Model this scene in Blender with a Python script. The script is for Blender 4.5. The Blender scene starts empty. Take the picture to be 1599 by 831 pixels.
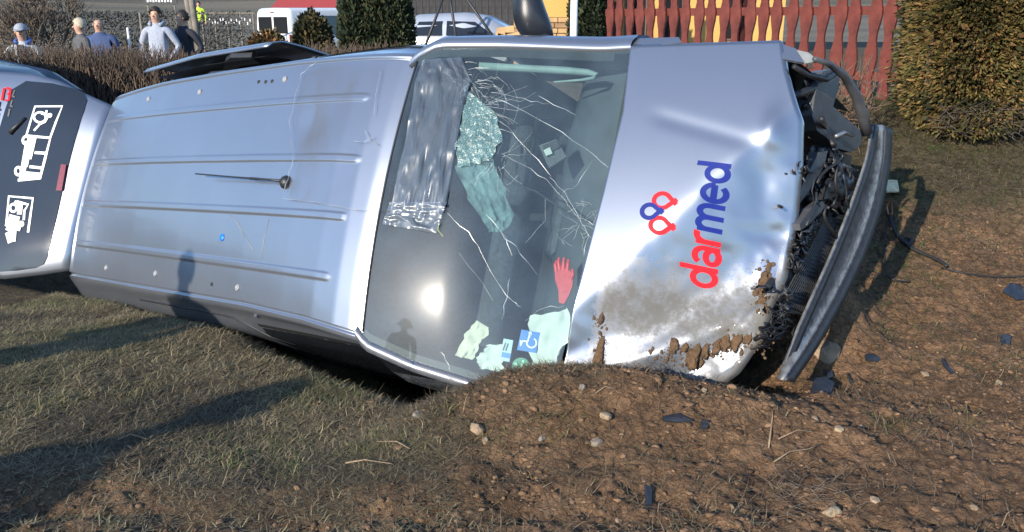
import bpy, math, random
import numpy as np
from mathutils import Matrix, Vector
random.seed(7)
RNG = np.random.default_rng(11)
SC = bpy.context.scene
COL = SC.collection
R = math.radians

# ------------------------------------------------------------------ camera
FPX, CX, CY, HY = 1329.25, 799.5, 415.5, 30.0
PITCH = math.atan((CY - HY) / FPX)
CAMZ = 1.6
cam_data = bpy.data.cameras.new('camera')
cam_data.sensor_fit = 'HORIZONTAL'; cam_data.sensor_width = 36.0
cam_data.lens = 36.0 * FPX / 1599.0
cam_data.clip_start = 0.05; cam_data.clip_end = 3000
cam = bpy.data.objects.new('camera', cam_data); COL.objects.link(cam)
cam.location = (0, 0, CAMZ); cam.rotation_euler = (math.pi / 2 - PITCH, 0, 0)
SC.camera = cam

# ------------------------------------------------------------------ sky and sun
SUN_AZ, SUN_EL = R(36.0), R(20.5)          # behind the camera, to the left
SDIR = Vector((-math.sin(SUN_AZ) * math.cos(SUN_EL), -math.cos(SUN_AZ) * math.cos(SUN_EL), math.sin(SUN_EL)))
world = bpy.data.worlds.new('World'); SC.world = world; world.use_nodes = True
wn = world.node_tree.nodes; wl = world.node_tree.links
sky = wn.new('ShaderNodeTexSky'); sky.sky_type = 'NISHITA'; sky.sun_disc = False
sky.sun_elevation = SUN_EL; sky.sun_rotation = math.atan2(SDIR.x, SDIR.y)
sky.air_density = 1.0; sky.dust_density = 0.25; sky.ozone_density = 4.0
wl.new(sky.outputs[0], wn['Background'].inputs[0]); wn['Background'].inputs[1].default_value = 0.15
sd = bpy.data.lights.new('sun', 'SUN'); sd.energy = 3.7; sd.angle = R(0.53); sd.color = (1.0, 0.90, 0.76)
sun = bpy.data.objects.new('sun', sd); COL.objects.link(sun)
sun.rotation_euler = SDIR.to_track_quat('Z', 'Y').to_euler(); sun.location = (-4, -6, 5)
SC.view_settings.view_transform = 'Standard'; SC.view_settings.look = 'None'
SC.view_settings.gamma = 1.0; SC.view_settings.exposure = 1.05; SC.view_settings.use_curve_mapping = False
SC.render.engine = 'CYCLES'
SC.cycles.max_bounces = 7; SC.cycles.transparent_max_bounces = 16; SC.cycles.caustics_reflective = False

# ------------------------------------------------------------------ helpers
def vnoise(x, y, seed=0):
    x = np.asarray(x, float); y = np.asarray(y, float)
    xi = np.floor(x).astype(np.int64); yi = np.floor(y).astype(np.int64)
    fx = x - xi; fy = y - yi
    fx = fx * fx * (3 - 2 * fx); fy = fy * fy * (3 - 2 * fy)
    def hsh(a, b):
        n = (a * 374761393 + b * 668265263 + seed * 974634777) & 0x7fffffff
        n = ((n ^ (n >> 13)) * 1274126177) & 0x7fffffff
        return ((n ^ (n >> 16)) & 0xffff) / 65535.0
    a = hsh(xi, yi); b = hsh(xi + 1, yi); c = hsh(xi, yi + 1); d = hsh(xi + 1, yi + 1)
    return (a * (1 - fx) + b * fx) * (1 - fy) + (c * (1 - fx) + d * fx) * fy
def fbm(x, y, o=4, seed=0, lac=2.03):
    s = 0; a = .5; t = 0
    for i in range(o):
        s = s + a * vnoise(np.asarray(x) * lac ** i + 17.3 * i, np.asarray(y) * lac ** i - 9.1 * i, seed + i); t += a; a *= .5
    return s / t
def sstep(a, b, x):
    t = np.clip((np.asarray(x, float) - a) / (np.asarray(b, float) - a), 0, 1); return t * t * (3 - 2 * t)

MATS = {}
def mat(name, col, rough=.6, metal=0.0, var=.15, scale=20, bump=0.0, bscale=60, coat=0.0, spec=.5, coatr=.06, attr=False, col2=None, trans=0.0, emit=None):
    if name in MATS: return MATS[name]
    m = bpy.data.materials.new(name); m.use_nodes = True
    nt = m.node_tree; b = nt.nodes['Principled BSDF']
    b.inputs['Roughness'].default_value = rough; b.inputs['Metallic'].default_value = metal
    b.inputs['Coat Weight'].default_value = coat; b.inputs['Coat Roughness'].default_value = coatr
    b.inputs['Specular IOR Level'].default_value = spec
    tc = nt.nodes.new('ShaderNodeTexCoord')
    nz = nt.nodes.new('ShaderNodeTexNoise'); nz.inputs['Scale'].default_value = scale; nz.inputs['Detail'].default_value = 6
    nt.links.new(tc.outputs['Object'], nz.inputs['Vector'])
    rp = nt.nodes.new('ShaderNodeValToRGB')
    c2 = col2 if col2 else tuple(min(1, c * (1 + var)) for c in col)
    c1 = col if col2 else tuple(c * (1 - var) for c in col)
    rp.color_ramp.elements[0].position = .3; rp.color_ramp.elements[1].position = .7
    rp.color_ramp.elements[0].color = (*c1, 1); rp.color_ramp.elements[1].color = (*c2, 1)
    nt.links.new(nz.outputs['Fac'], rp.inputs[0])
    out = rp.outputs[0]
    if attr:
        at_ = nt.nodes.new('ShaderNodeAttribute'); at_.attribute_name = 'col'
        mx = nt.nodes.new('ShaderNodeMixRGB'); mx.blend_type = 'MULTIPLY'; mx.inputs[0].default_value = 1
        nt.links.new(rp.outputs[0], mx.inputs[1]); nt.links.new(at_.outputs['Color'], mx.inputs[2]); out = mx.outputs[0]
    nt.links.new(out, b.inputs['Base Color'])
    if bump:
        n2 = nt.nodes.new('ShaderNodeTexNoise'); n2.inputs['Scale'].default_value = bscale; n2.inputs['Detail'].default_value = 5
        nt.links.new(tc.outputs['Object'], n2.inputs['Vector'])
        bp = nt.nodes.new('ShaderNodeBump'); bp.inputs['Strength'].default_value = bump; bp.inputs['Distance'].default_value = .02
        nt.links.new(n2.outputs['Fac'], bp.inputs['Height']); nt.links.new(bp.outputs[0], b.inputs['Normal'])
    if trans:
        b.inputs['Transmission Weight'].default_value = trans
    MATS[name] = m; return m
def glass_mat(name, tint, ior=1.5, dust_and_sky=.03, dust_and_sky_col=(.6, .62, .62), halo=.05, halor=.14, bump=0.0, bscale=8):
    m = bpy.data.materials.new(name); m.use_nodes = True; nt = m.node_tree
    nt.nodes.remove(nt.nodes['Principled BSDF']); o = nt.nodes['Material Output']
    tr = nt.nodes.new('ShaderNodeBsdfTransparent'); tr.inputs[0].default_value = (*tint, 1)
    gl = nt.nodes.new('ShaderNodeBsdfGlossy'); gl.inputs['Roughness'].default_value = 0.012
    gh = nt.nodes.new('ShaderNodeBsdfGlossy'); gh.inputs['Roughness'].default_value = halor
    fr = nt.nodes.new('ShaderNodeFresnel'); fr.inputs[0].default_value = ior
    df = nt.nodes.new('ShaderNodeBsdfDiffuse'); df.inputs[0].default_value = (*dust_and_sky_col, 1)
    tc = nt.nodes.new('ShaderNodeTexCoord'); nz = nt.nodes.new('ShaderNodeTexNoise'); nz.inputs['Scale'].default_value = 5; nz.inputs['Detail'].default_value = 8
    nt.links.new(tc.outputs['Object'], nz.inputs[0])
    ma = nt.nodes.new('ShaderNodeMath'); ma.operation = 'MULTIPLY'; ma.inputs[1].default_value = dust_and_sky * 2
    nt.links.new(nz.outputs['Fac'], ma.inputs[0])
    m0 = nt.nodes.new('ShaderNodeMixShader'); m0.inputs[0].default_value = halo
    gw = nt.nodes.new('ShaderNodeBsdfGlossy'); gw.inputs['Roughness'].default_value = min(.6, halor * 2.3); mh = nt.nodes.new('ShaderNodeMixShader'); mh.inputs[0].default_value = .7
    nt.links.new(gh.outputs[0], mh.inputs[1]); nt.links.new(gw.outputs[0], mh.inputs[2])
    m1 = nt.nodes.new('ShaderNodeMixShader'); m2 = nt.nodes.new('ShaderNodeMixShader')
    nt.links.new(gl.outputs[0], m0.inputs[1]); nt.links.new(mh.outputs[0], m0.inputs[2])
    nt.links.new(fr.outputs[0], m1.inputs[0]); nt.links.new(tr.outputs[0], m1.inputs[1]); nt.links.new(m0.outputs[0], m1.inputs[2])
    nt.links.new(ma.outputs[0], m2.inputs[0]); nt.links.new(m1.outputs[0], m2.inputs[1]); nt.links.new(df.outputs[0], m2.inputs[2])
    if bump:
        n2 = nt.nodes.new('ShaderNodeTexNoise'); n2.inputs['Scale'].default_value = bscale; n2.inputs['Detail'].default_value = 4; n2.inputs['Distortion'].default_value = 1.5
        nt.links.new(tc.outputs['Object'], n2.inputs[0])
        bp = nt.nodes.new('ShaderNodeBump'); bp.inputs['Strength'].default_value = bump; bp.inputs['Distance'].default_value = .03
        nt.links.new(n2.outputs['Fac'], bp.inputs['Height'])
        for g in (gl, gh, df): nt.links.new(bp.outputs[0], g.inputs['Normal'])
    nt.links.new(m2.outputs[0], o.inputs[0]); MATS[name] = m; return m

def mk(name, verts, faces, material, parent=None, smooth=False, cols=None, mats=None, fmat=None):
    me = bpy.data.meshes.new(name)
    if isinstance(faces, np.ndarray):
        v = np.asarray(verts, np.float32); k = faces.shape[1]; n = len(faces)
        me.vertices.add(len(v)); me.vertices.foreach_set('co', v.ravel())
        me.loops.add(n * k); me.loops.foreach_set('vertex_index', faces.astype(np.int32).ravel())
        me.polygons.add(n); me.polygons.foreach_set('loop_start', np.arange(0, n * k, k, dtype=np.int32))
        me.polygons.foreach_set('loop_total', np.full(n, k, np.int32)); me.update(calc_edges=True)
    else:
        me.from_pydata([tuple(map(float, p)) for p in verts], [], [tuple(map(int, f_)) for f_ in faces]); me.update()
    for m_ in (mats or [material]): me.materials.append(m_)
    if fmat is not None: me.polygons.foreach_set('material_index', np.asarray(fmat, np.int32))
    if smooth: me.polygons.foreach_set('use_smooth', [True] * len(me.polygons))
    if cols is not None:
        ca = me.color_attributes.new('col', 'FLOAT_COLOR', 'POINT')
        c4 = np.ones((len(me.vertices), 4), np.float32); c4[:, :3] = cols; ca.data.foreach_set('color', c4.ravel())
    me.validate()
    o = bpy.data.objects.new(name, me); COL.objects.link(o)
    if parent: o.parent = parent
    return o
def empty(name, loc, rz=0, parent=None):
    o = bpy.data.objects.new(name, None); COL.objects.link(o); o.location = loc; o.rotation_euler = (0, 0, rz)
    o.empty_display_size = .1
    return o
def tag(o, label=None, cat=None, group=None, kind=None):
    if label: o['label'] = label
    if cat: o['category'] = cat
    if group: o['group'] = group
    if kind: o['kind'] = kind
    return o
def grid_faces(nu, nv, wrap=False):
    i, j = np.meshgrid(np.arange(nu - 1), np.arange(nv if wrap else nv - 1), indexing='ij')
    i = i.ravel(); j = j.ravel(); j2 = (j + 1) % nv
    return np.stack([i * nv + j, (i + 1) * nv + j, (i + 1) * nv + j2, i * nv + j2], 1)

class MB:
    def __init__(s): s.v = []; s.f = []
    def add(s, v, f):
        o = len(s.v); s.v += [tuple(p) for p in v]; s.f += [tuple(i + o for i in q) for q in f]; return s
    def box(s, c, d, rot=None, bev=0.0):
        x, y, z = d[0] / 2, d[1] / 2, d[2] / 2
        m_ = Matrix.Identity(3) if rot is None else rot
        if bev <= 0:
            pts = [(sx * x, sy * y, sz * z) for sx in (-1, 1) for sy in (-1, 1) for sz in (-1, 1)]
            fs = [(0, 1, 3, 2), (4, 6, 7, 5), (0, 4, 5, 1), (2, 3, 7, 6), (0, 2, 6, 4), (1, 5, 7, 3)]
        else:
            pts = []; ring = []
            for k, (zz, ins) in enumerate(((-z, bev), (-z + bev, 0), (z - bev, 0), (z, bev))):
                X, Y = x - ins, y - ins; b = bev
                for (a, e) in ((X - b, Y), (X, Y - b), (X, -Y + b), (X - b, -Y), (-X + b, -Y), (-X, -Y + b), (-X, Y - b), (-X + b, Y)):
                    pts.append((a, e, zz))
            fs = [tuple(range(8)), tuple(range(31, 23, -1))]
            for k in range(3):
                for i in range(8):
                    fs.append((k * 8 + i, (k + 1) * 8 + i, (k + 1) * 8 + (i + 1) % 8, k * 8 + (i + 1) % 8))
        return s.add([tuple(Vector(c) + m_ @ Vector(p)) for p in pts], fs)
    def tube(s, pts, r, n=8, cap=True):
        pts = [Vector(p) for p in pts]; rs = r if isinstance(r, (list, tuple)) else [r] * len(pts)
        o = len(s.v); up = None
        for i, p in enumerate(pts):
            d = (pts[min(i + 1, len(pts) - 1)] - pts[max(i - 1, 0)]).normalized()
            if up is None: up = d.orthogonal().normalized()
            up = (up - d * up.dot(d)).normalized(); sd_ = d.cross(up)
            for k in range(n):
                a = 2 * math.pi * k / n; s.v.append(tuple(p + (up * math.cos(a) + sd_ * math.sin(a)) * rs[i]))
        for i in range(len(pts) - 1):
            for k in range(n):
                s.f.append((o + i * n + k, o + i * n + (k + 1) % n, o + (i + 1) * n + (k + 1) % n, o + (i + 1) * n + k))
        if cap:
            s.f.append(tuple(o + k for k in range(n - 1, -1, -1))); s.f.append(tuple(o + (len(pts) - 1) * n + k for k in range(n)))
        return s
    def prism(s, poly, axis, thick):          # 3D polygon pushed along -axis by thick
        a = Vector(axis); n = len(poly); p = [Vector(q) for q in poly]
        return s.add(p + [q - a * thick for q in p], [tuple(range(n)), tuple(range(2 * n - 1, n - 1, -1))] + [(i, i + n, (i + 1) % n + n, (i + 1) % n) for i in range(n)])
    def lathe(s, c, axis, prof, n=20):       # prof (r, h) along axis
        a = Vector(axis).normalized(); u = a.orthogonal().normalized(); w = a.cross(u); o = len(s.v)
        for (r_, h_) in prof:
            for k in range(n):
                t = 2 * math.pi * k / n; s.v.append(tuple(Vector(c) + a * h_ + (u * math.cos(t) + w * math.sin(t)) * r_))
        for i in range(len(prof) - 1):
            for k in range(n): s.f.append((o + i * n + k, o + i * n + (k + 1) % n, o + (i + 1) * n + (k + 1) % n, o + (i + 1) * n + k))
        return s
    def build(s, name, m, parent=None, smooth=False): return mk(name, s.v, s.f, m, parent, smooth)

def ray(u, v):
    a = (u - CX) / FPX; b = -(v - CY) / FPX
    return np.array([a, math.cos(PITCH) + b * math.sin(PITCH), -math.sin(PITCH) + b * math.cos(PITCH)])
def at(u, v, Y):                              # world point that far down the road
    d = ray(u, v); return Vector(d * (Y / d[1]) + np.array([0, 0, CAMZ]))

# ------------------------------------------------------------------ terrain
DN = np.array([-.649, -.761]); DA = np.array([.761, -.649]); D0 = np.array([-.34, 3.85])
def height(x, y, detail=True):
    x = np.asarray(x, float); y = np.asarray(y, float)
    s = (x - D0[0]) * DN[0] + (y - D0[1]) * DN[1]; a = (x - D0[0]) * DA[0] + (y - D0[1]) * DA[1]
    h = np.zeros_like(x + y)
    w = 1 - sstep(.05, .55, a)
    deep = .26 + .05 * np.clip(-a, 0, 5) + .16 * np.exp(-((a + .45) / .75) ** 2)
    d = -(.09 + .11 * np.clip(-a - 1.5, 0, 3)) * (1 - sstep(.3, 1.9 + .35 * np.clip(-a - 1.5, 0, 3), s)) - (deep - .05) * (1 - sstep(-.15, .42, s)) - .35 * (1 - sstep(-.9, -.1, s))
    d = d * sstep(-4.2, -2.0, s) * sstep(-8, -5, a)
    h = h + w * d
    # pushed-up soil at the nose and the hollow under it
    h = h + .17 * np.exp(-(((x - .28) / .62) ** 2 + ((y - 3.33) / .27) ** 2)) + .09 * np.exp(-(((x - .95) / .45) ** 2 + ((y - 3.2) / .25) ** 2))
    h = h - .26 * np.exp(-(((x - .95) / .42) ** 2 + ((y - 3.85) / .30) ** 2)) * sstep(.2, .6, x)
    h = h + .16 * np.exp(-(((x - 1.60) / .35) ** 2 + ((y - 4.50) / .35) ** 2)) + .30 * np.exp(-(((x - 1.60) / .22) ** 2 + ((y - 4.24) / .22) ** 2)) + .10 * np.exp(-(((x - 1.38) / .16) ** 2 + ((y - 3.95) / .16) ** 2))
    # bank rising to the fence
    bank = .32 * np.clip(y - 4.25, 0, 2.95); bank = bank * sstep(1.0, 2.1, x + .12 * (y - 4))
    bank2 = .95 * sstep(6.2, 8.5, y) * sstep(-1.5, 1.2, x)
    h = h + np.maximum(bank, bank2)
    h = h * (1 - sstep(26, 40, y))
    r = np.sqrt(x * x + y * y)
    hill = .055 * np.clip(r - 42, 0, 260) * (.75 + .5 * fbm(x / 60, y / 60, 3, 5))
    h = h + hill
    if detail:
        m_ = mud(x, y)
        near = 1 - sstep(7, 16, r)
        h = h + near * (.05 * (fbm(x * 1.7, y * 1.7, 3, 3) - .5) + m_ * (.055 * (fbm(x * 6, y * 6, 4, 9) - .5) + .045 * (.30 - np.abs(fbm(x * 9, y * 9, 4, 21) - .5) * 2 * -1 - .5) * -1 + .030 * (fbm(x * 26, y * 26, 3, 23) - .5))
                        + (1 - m_) * .025 * (fbm(x * 11, y * 11, 3, 33) - .5))
        # old wheel rut along the bottom of the picture
        h = h - .03 * np.exp(-((y - 2.55 - .03 * np.sin(x * 2)) / .12) ** 2) * (1 - sstep(.1, .9, x))
    return h
def mud(x, y):
    x = np.asarray(x, float); y = np.asarray(y, float)
    n = fbm(x * 1.3, y * 1.3, 4, 77) - .5; n2 = fbm(x * 5, y * 5, 3, 78) - .5
    q = sstep(-.5, .35, x + .35 * (3.0 - y) + n * 1.5 + n2 * .5)
    q = q * (1 - sstep(4.6, 6.0, y + n * 1.6 + n2 * .8))
    strip = (1 - sstep(2.45, 2.95, y + n * .9 + n2 * .5)) * .8
    return np.clip(np.maximum(q, strip), 0, 1)
def axis_coords(lo, hi, step, far, g=1.13):
    c = list(np.arange(lo, hi + step / 2, step)); st = step; p = hi
    while p < far: st *= g; p += st; c.append(p)
    st = step; p = lo; pre = []
    while p > -far: st *= g; p -= st; pre.append(p)
    return np.array(pre[::-1] + c)
gx = axis_coords(-2.6, 3.4, .0135, 700, 1.10); gy = axis_coords(2.2, 5.4, .0135, 700, 1.10)
GX, GY = np.meshgrid(gx, gy, indexing='ij')
GZ = height(GX, GY)
gcol = np.stack([mud(GX, GY), sstep(25, 45, np.hypot(GX, GY)), fbm(GX * .5, GY * .5, 3, 4)], -1).reshape(-1, 3)
def ground_mat():
    m = bpy.data.materials.new('soil_and_turf'); m.use_nodes = True; nt = m.node_tree; b = nt.nodes['Principled BSDF']
    N = nt.nodes.new; L = nt.links.new
    tc = N('ShaderNodeTexCoord'); at_ = N('ShaderNodeAttribute'); at_.attribute_name = 'col'
    sp = N('ShaderNodeSeparateColor'); L(at_.outputs['Color'], sp.inputs[0])
    def noise(sc, det=8):
        n = N('ShaderNodeTexNoise'); n.inputs['Scale'].default_value = sc; n.inputs['Detail'].default_value = det; n.inputs['Roughness'].default_value = .65
        L(tc.outputs['Object'], n.inputs['Vector']); return n
    def ramp(src, stops):
        r_ = N('ShaderNodeValToRGB'); e = r_.color_ramp.elements
        while len(e) < len(stops): e.new(.5)
        for k, (p_, c_) in enumerate(stops): e[k].position = p_; e[k].color = (*c_, 1)
        L(src, r_.inputs[0]); return r_
    n1 = noise(3.2); n2 = noise(38); n3 = noise(11)
    soil = ramp(n1.outputs['Fac'], [(.32, (.115, .072, .043)), (.5, (.20, .122, .070)), (.66, (.275, .170, .098))])
    fine = ramp(n2.outputs['Fac'], [(.3, (.55, .55, .55)), (.7, (1.25, 1.2, 1.15))])
    mx = N('ShaderNodeMixRGB'); mx.blend_type = 'MULTIPLY'; mx.inputs[0].default_value = 1; L(soil.outputs[0], mx.inputs[1]); L(fine.outputs[0], mx.inputs[2])
    turf = ramp(n3.outputs['Fac'], [(.3, (.065, .053, .034)), (.55, (.115, .09, .054)), (.72, (.16, .125, .07))])
    mt = N('ShaderNodeMixRGB'); L(sp.outputs[0], mt.inputs[0]); L(turf.outputs[0], mt.inputs[1]); L(mx.outputs[0], mt.inputs[2])
    nf = N('ShaderNodeTexNoise'); nf.inputs['Scale'].default_value = .035; nf.inputs['Detail'].default_value = 6
    mp = N('ShaderNodeMapping'); mp.inputs['Scale'].default_value = (.25, 2.2, 1); L(tc.outputs['Object'], mp.inputs[0]); L(mp.outputs[0], nf.inputs['Vector'])
    far = ramp(nf.outputs['Fac'], [(.35, (.10, .09, .075)), (.5, (.20, .175, .13)), (.62, (.13, .12, .09))])
    mf = N('ShaderNodeMixRGB'); L(sp.outputs[1], mf.inputs[0]); L(mt.outputs[0], mf.inputs[1]); L(far.outputs[0], mf.inputs[2])
    L(mf.outputs[0], b.inputs['Base Color']); b.inputs['Roughness'].default_value = .95; b.inputs['Specular IOR Level'].default_value = .2
    bp = N('ShaderNodeBump'); bp.inputs['Strength'].default_value = 1.0; bp.inputs['Distance'].default_value = .03
    n4 = noise(95, 6); vo = N('ShaderNodeTexVoronoi'); vo.feature = 'DISTANCE_TO_EDGE'; vo.inputs['Scale'].default_value = 17; vo.inputs['Randomness'].default_value = 1
    wob = N('ShaderNodeMixRGB'); wob.inputs[0].default_value = .09; L(tc.outputs['Object'], wob.inputs[1]); L(n3.outputs['Color'], wob.inputs[2]); L(wob.outputs[0], vo.inputs['Vector'])
    cr = N('ShaderNodeMapRange'); cr.inputs['From Max'].default_value = .05; L(vo.outputs['Distance'], cr.inputs['Value'])
    a1 = N('ShaderNodeMath'); a1.operation = 'MULTIPLY_ADD'; L(n4.outputs['Fac'], a1.inputs[0]); a1.inputs[1].default_value = .45; L(n2.outputs['Fac'], a1.inputs[2])
    a2 = N('ShaderNodeMath'); a2.operation = 'MULTIPLY_ADD'; L(cr.outputs[0], a2.inputs[0]); a2.inputs[1].default_value = .35; L(a1.outputs[0], a2.inputs[2])
    L(a2.outputs[0], bp.inputs['Height']); L(bp.outputs[0], b.inputs['Normal'])
    return m
GM = ground_mat()
g = mk('ground', np.stack([GX, GY, GZ], -1).reshape(-1, 3), grid_faces(len(gx), len(gy)), GM, None, True, gcol)
tag(g, 'brown soil and matted dry turf sloping into the ditch', None, kind='structure')
def H(x, y): return float(height(np.array([x]), np.array([y]))[0])
def gp(u, v, lift=0.0):                      # where that line of sight meets the soil
    d = ray(u, v); t = np.linspace(1.5, 40, 6000)
    P = d[None] * t[:, None] + np.array([0, 0, CAMZ]); hh = height(P[:, 0], P[:, 1])
    k = np.argmax(P[:, 2] < hh)
    return Vector((P[k, 0], P[k, 1], hh[k] + lift))

# ------------------------------------------------------------------ the van's own frame
def rot(yaw, pit, rol):
    c, s = math.cos, math.sin
    Rz = np.array([[c(yaw), -s(yaw), 0], [s(yaw), c(yaw), 0], [0, 0, 1]])
    Ry = np.array([[c(pit), 0, s(pit)], [0, 1, 0], [-s(pit), 0, c(pit)]])
    Rx = np.array([[1, 0, 0], [0, c(rol), -s(rol)], [0, s(rol), c(rol)]])
    return Rz @ Ry @ Rx
VM = rot(-.706, -.136, -.437) @ np.array([[1, 0, 0], [0, 0, -1], [0, 1, 0]], float)   # on its right side, roof towards the camera
VT = np.array([.523, 4.149, -1.01 + CAMZ]); VO = np.array([4, 0, 1.])
CL = (np.array([0, 0, CAMZ]) - VT) @ VM + VO
def vw(L): return (np.asarray(L, float) - VO) @ VM.T + VT
def onplane(u, v, p0, n):
    d = ray(u, v) @ VM; t = np.dot(np.asarray(p0, float) - CL, n) / np.dot(d, n); return CL + t * d
van = empty('wrecked_van', (0, 0, 0))
mw = Matrix.Identity(4)
off = VT - VM @ VO
for i in range(3):
    for j in range(3): mw[i][j] = VM[i, j]
    mw[i][3] = off[i]
van.matrix_world = mw
tag(van, 'crashed silver van lying on its side with dented bonnet, roof towards the viewer', 'van')

def paint(name, base, rough=.36, metal=.65, coat=.55, dirt=0.0):
    m = mat(name, base, rough, metal, .03, 3, 0, coat=coat, coatr=.07)
    if dirt:
        nt = m.node_tree; b = nt.nodes['Principled BSDF']; N = nt.nodes.new; L = nt.links.new
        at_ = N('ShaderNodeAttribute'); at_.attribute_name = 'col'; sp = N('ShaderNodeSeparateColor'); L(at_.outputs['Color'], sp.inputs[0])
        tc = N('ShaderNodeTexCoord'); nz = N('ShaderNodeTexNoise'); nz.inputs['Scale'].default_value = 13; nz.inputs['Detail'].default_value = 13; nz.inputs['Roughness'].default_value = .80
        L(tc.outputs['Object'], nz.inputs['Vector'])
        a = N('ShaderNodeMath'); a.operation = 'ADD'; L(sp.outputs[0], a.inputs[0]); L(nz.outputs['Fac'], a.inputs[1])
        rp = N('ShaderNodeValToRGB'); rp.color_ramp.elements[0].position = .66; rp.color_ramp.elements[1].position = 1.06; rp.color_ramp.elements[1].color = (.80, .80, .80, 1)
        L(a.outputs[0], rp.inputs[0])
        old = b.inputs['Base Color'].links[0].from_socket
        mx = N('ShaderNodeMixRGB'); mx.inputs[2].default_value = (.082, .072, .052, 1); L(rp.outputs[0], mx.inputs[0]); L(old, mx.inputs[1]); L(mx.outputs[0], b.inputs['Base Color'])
        for sock, lo, hi in (('Roughness', rough, .8), ('Metallic', metal, .0), ('Coat Weight', coat, .0)):
            mr = N('ShaderNodeMapRange'); mr.inputs['To Min'].default_value = lo; mr.inputs['To Max'].default_value = hi
            L(rp.outputs[0], mr.inputs['Value']); L(mr.outputs[0], b.inputs[sock])
    return m
SILVER = paint('sky_tinted_silver', (.285, .312, .362), .29, .78, .45)  # neutral silver; the sky's blue reflection is put into the base colour
SILVERD = paint('muddy_sky_tinted_silver', (.225, .25, .298), .25, .82, .3, dirt=1)  # same sky blue painted into the base, with real mud over it
BLACKP = mat('black_plastic', (.018, .019, .022), .45, 0, .3, 30, .15, 200)
GREYP = mat('grey_plastic', (.065, .068, .075), .5, 0, .25, 14, .15, 90)
RUBBER = mat('rubber_seal', (.012, .012, .013), .6)
DARKIN = mat('dark_cabin_trim', (.045, .055, .065), .65, 0, .2, 8)
WSGLASS = glass_mat('windscreen_glass', (.72, .84, .83), 1.62, .065, (.36, .52, .66), .16, .15)  # bluish veil: dust plus the sky's reflection, both in the diffuse colour
SIDEGL = mat('tinted_glass', (.012, .014, .017), .06, 0, .1, 4, coat=.3)
STEEL = mat('scuffed_steel', (.42, .42, .42), .38, .85, .2, 25, .2, 70)
ALLOY = mat('dull_alloy', (.25, .25, .26), .45, .7, .3, 30, .2, 60)
WHITE = mat('white_vinyl', (.8, .8, .8), .5, 0, .02)
REDV = mat('red_vinyl', (.62, .012, .022), .55, 0, .03, spec=.15)
BLUEV = mat('navy_vinyl', (.006, .018, .17), .55, 0, .03, spec=.15)

# roof: profile at the drip line and the drip line itself, then a crown and pressed beads
def zdrip(x): return np.interp(x, [-.16, -.10, 0, .3, .9, 1.5, 2.2, 2.6, 2.85, 3.0, 3.1, 3.17], [1.84, 1.872, 1.892, 1.905, 1.912, 1.907, 1.892, 1.874, 1.855, 1.831, 1.800, 1.765])
def yleft(x): return np.interp(x, [-.1, .67, 1.5, 2.3, 2.98, 3.17], [.665, .697, .695, .683, .66, .655])
def yright(x): return np.interp(x, [-.1, 1, 2.26, 2.8, 3.17], [-.635, -.655, -.672, -.70, -.74])
BEADS = [(.508, .452, 2.94), (.167, .114, 2.99), (-.138, -.188, 2.98), (-.427, -.496, 2.94)]
def zroof(x, y, beads=True):
    x = np.asarray(x, float); y = np.asarray(y, float)
    yl, yr = yleft(x), yright(x); mid = (yl + yr) / 2; hw = (yl - yr) / 2
    t = np.clip((y - mid) / hw, -1, 1)
    z = zdrip(x) + .045 * (1 - np.abs(t) ** 2.2)
    if beads:
        for (y0, y1, xe) in BEADS:
            yc = y0 + (y1 - y0) * np.clip(x / xe, 0, 1)
            dx = np.clip(x - (xe - .02), 0, None); dx2 = np.clip(.02 - x, 0, None)
            dd = np.sqrt((y - yc) ** 2 + dx ** 2 + dx2 ** 2)
            z = z + .006 * (1 - sstep(.013, .025, dd))
        z = z + .0012 * (fbm(x * 5, y * 5, 3, 50) - .5)
        # shallow kink where the roof skin buckled
        z = z - .010 * np.exp(-(((x - 2.55) / .10) ** 2 + ((y - .30) / .10) ** 2)) + .006 * np.exp(-(((x - 2.75) / .16) ** 2 + ((y - .15) / .2) ** 2))
    return z
xs = np.concatenate([np.linspace(-.12, 0, 8)[:-1], np.linspace(0, 3.165, 210)]); ts = np.linspace(-1, 1, 300)
XX, TT = np.meshgrid(xs, ts, indexing='ij')
YY = (yleft(XX) + yright(XX)) / 2 + TT * (yleft(XX) - yright(XX)) / 2
ZZ = zroof(XX, YY)
roof = mk('roof', np.stack([XX, YY, ZZ], -1).reshape(-1, 3), grid_faces(len(xs), len(ts)), SILVER, van, True)

# shoulders, body sides
def side(sign, x0, x1, n=60):
    x = np.linspace(x0, x1, n); yd = yleft(x) if sign > 0 else yright(x); zd = zdrip(x)
    sec = []
    base = np.where(True, np.abs(yd), 0)
    P = [(base + .000, zd - .002), (base + .006, zd - .016), (base + .018, zd - .016), (base + .026, zd - .004), (base + .05, zd - .022),
         (base * .45 + .78 * .55 + .02, zd - .075), (np.full(n, .83), zd - .19), (np.full(n, .872), zd - .38), (np.full(n, .915), zd - .62), (np.full(n, .948), zd - .86), (np.full(n, .955), zd - 1.15), (np.full(n, .945), zd - 1.4), (np.full(n, .90), zd - 1.58)]
    V = np.stack([np.stack([x, sign * a, b], -1) for a, b in P], 1)
    # refine the section with Catmull-Rom past the gutter
    out = [V[:, k] for k in range(4)]
    for k in range(3, len(P) - 1):
        p0, p1, p2, p3 = V[:, max(k - 1, 3)], V[:, k], V[:, k + 1], V[:, min(k + 2, len(P) - 1)]
        for t in np.linspace(0, 1, 7)[1:]:
            out.append(.5 * ((2 * p1) + (-p0 + p2) * t + (2 * p0 - 5 * p1 + 4 * p2 - p3) * t ** 2 + (-p0 + 3 * p1 - 3 * p2 + p3) * t ** 3))
    return np.stack(out, 1)
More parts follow.
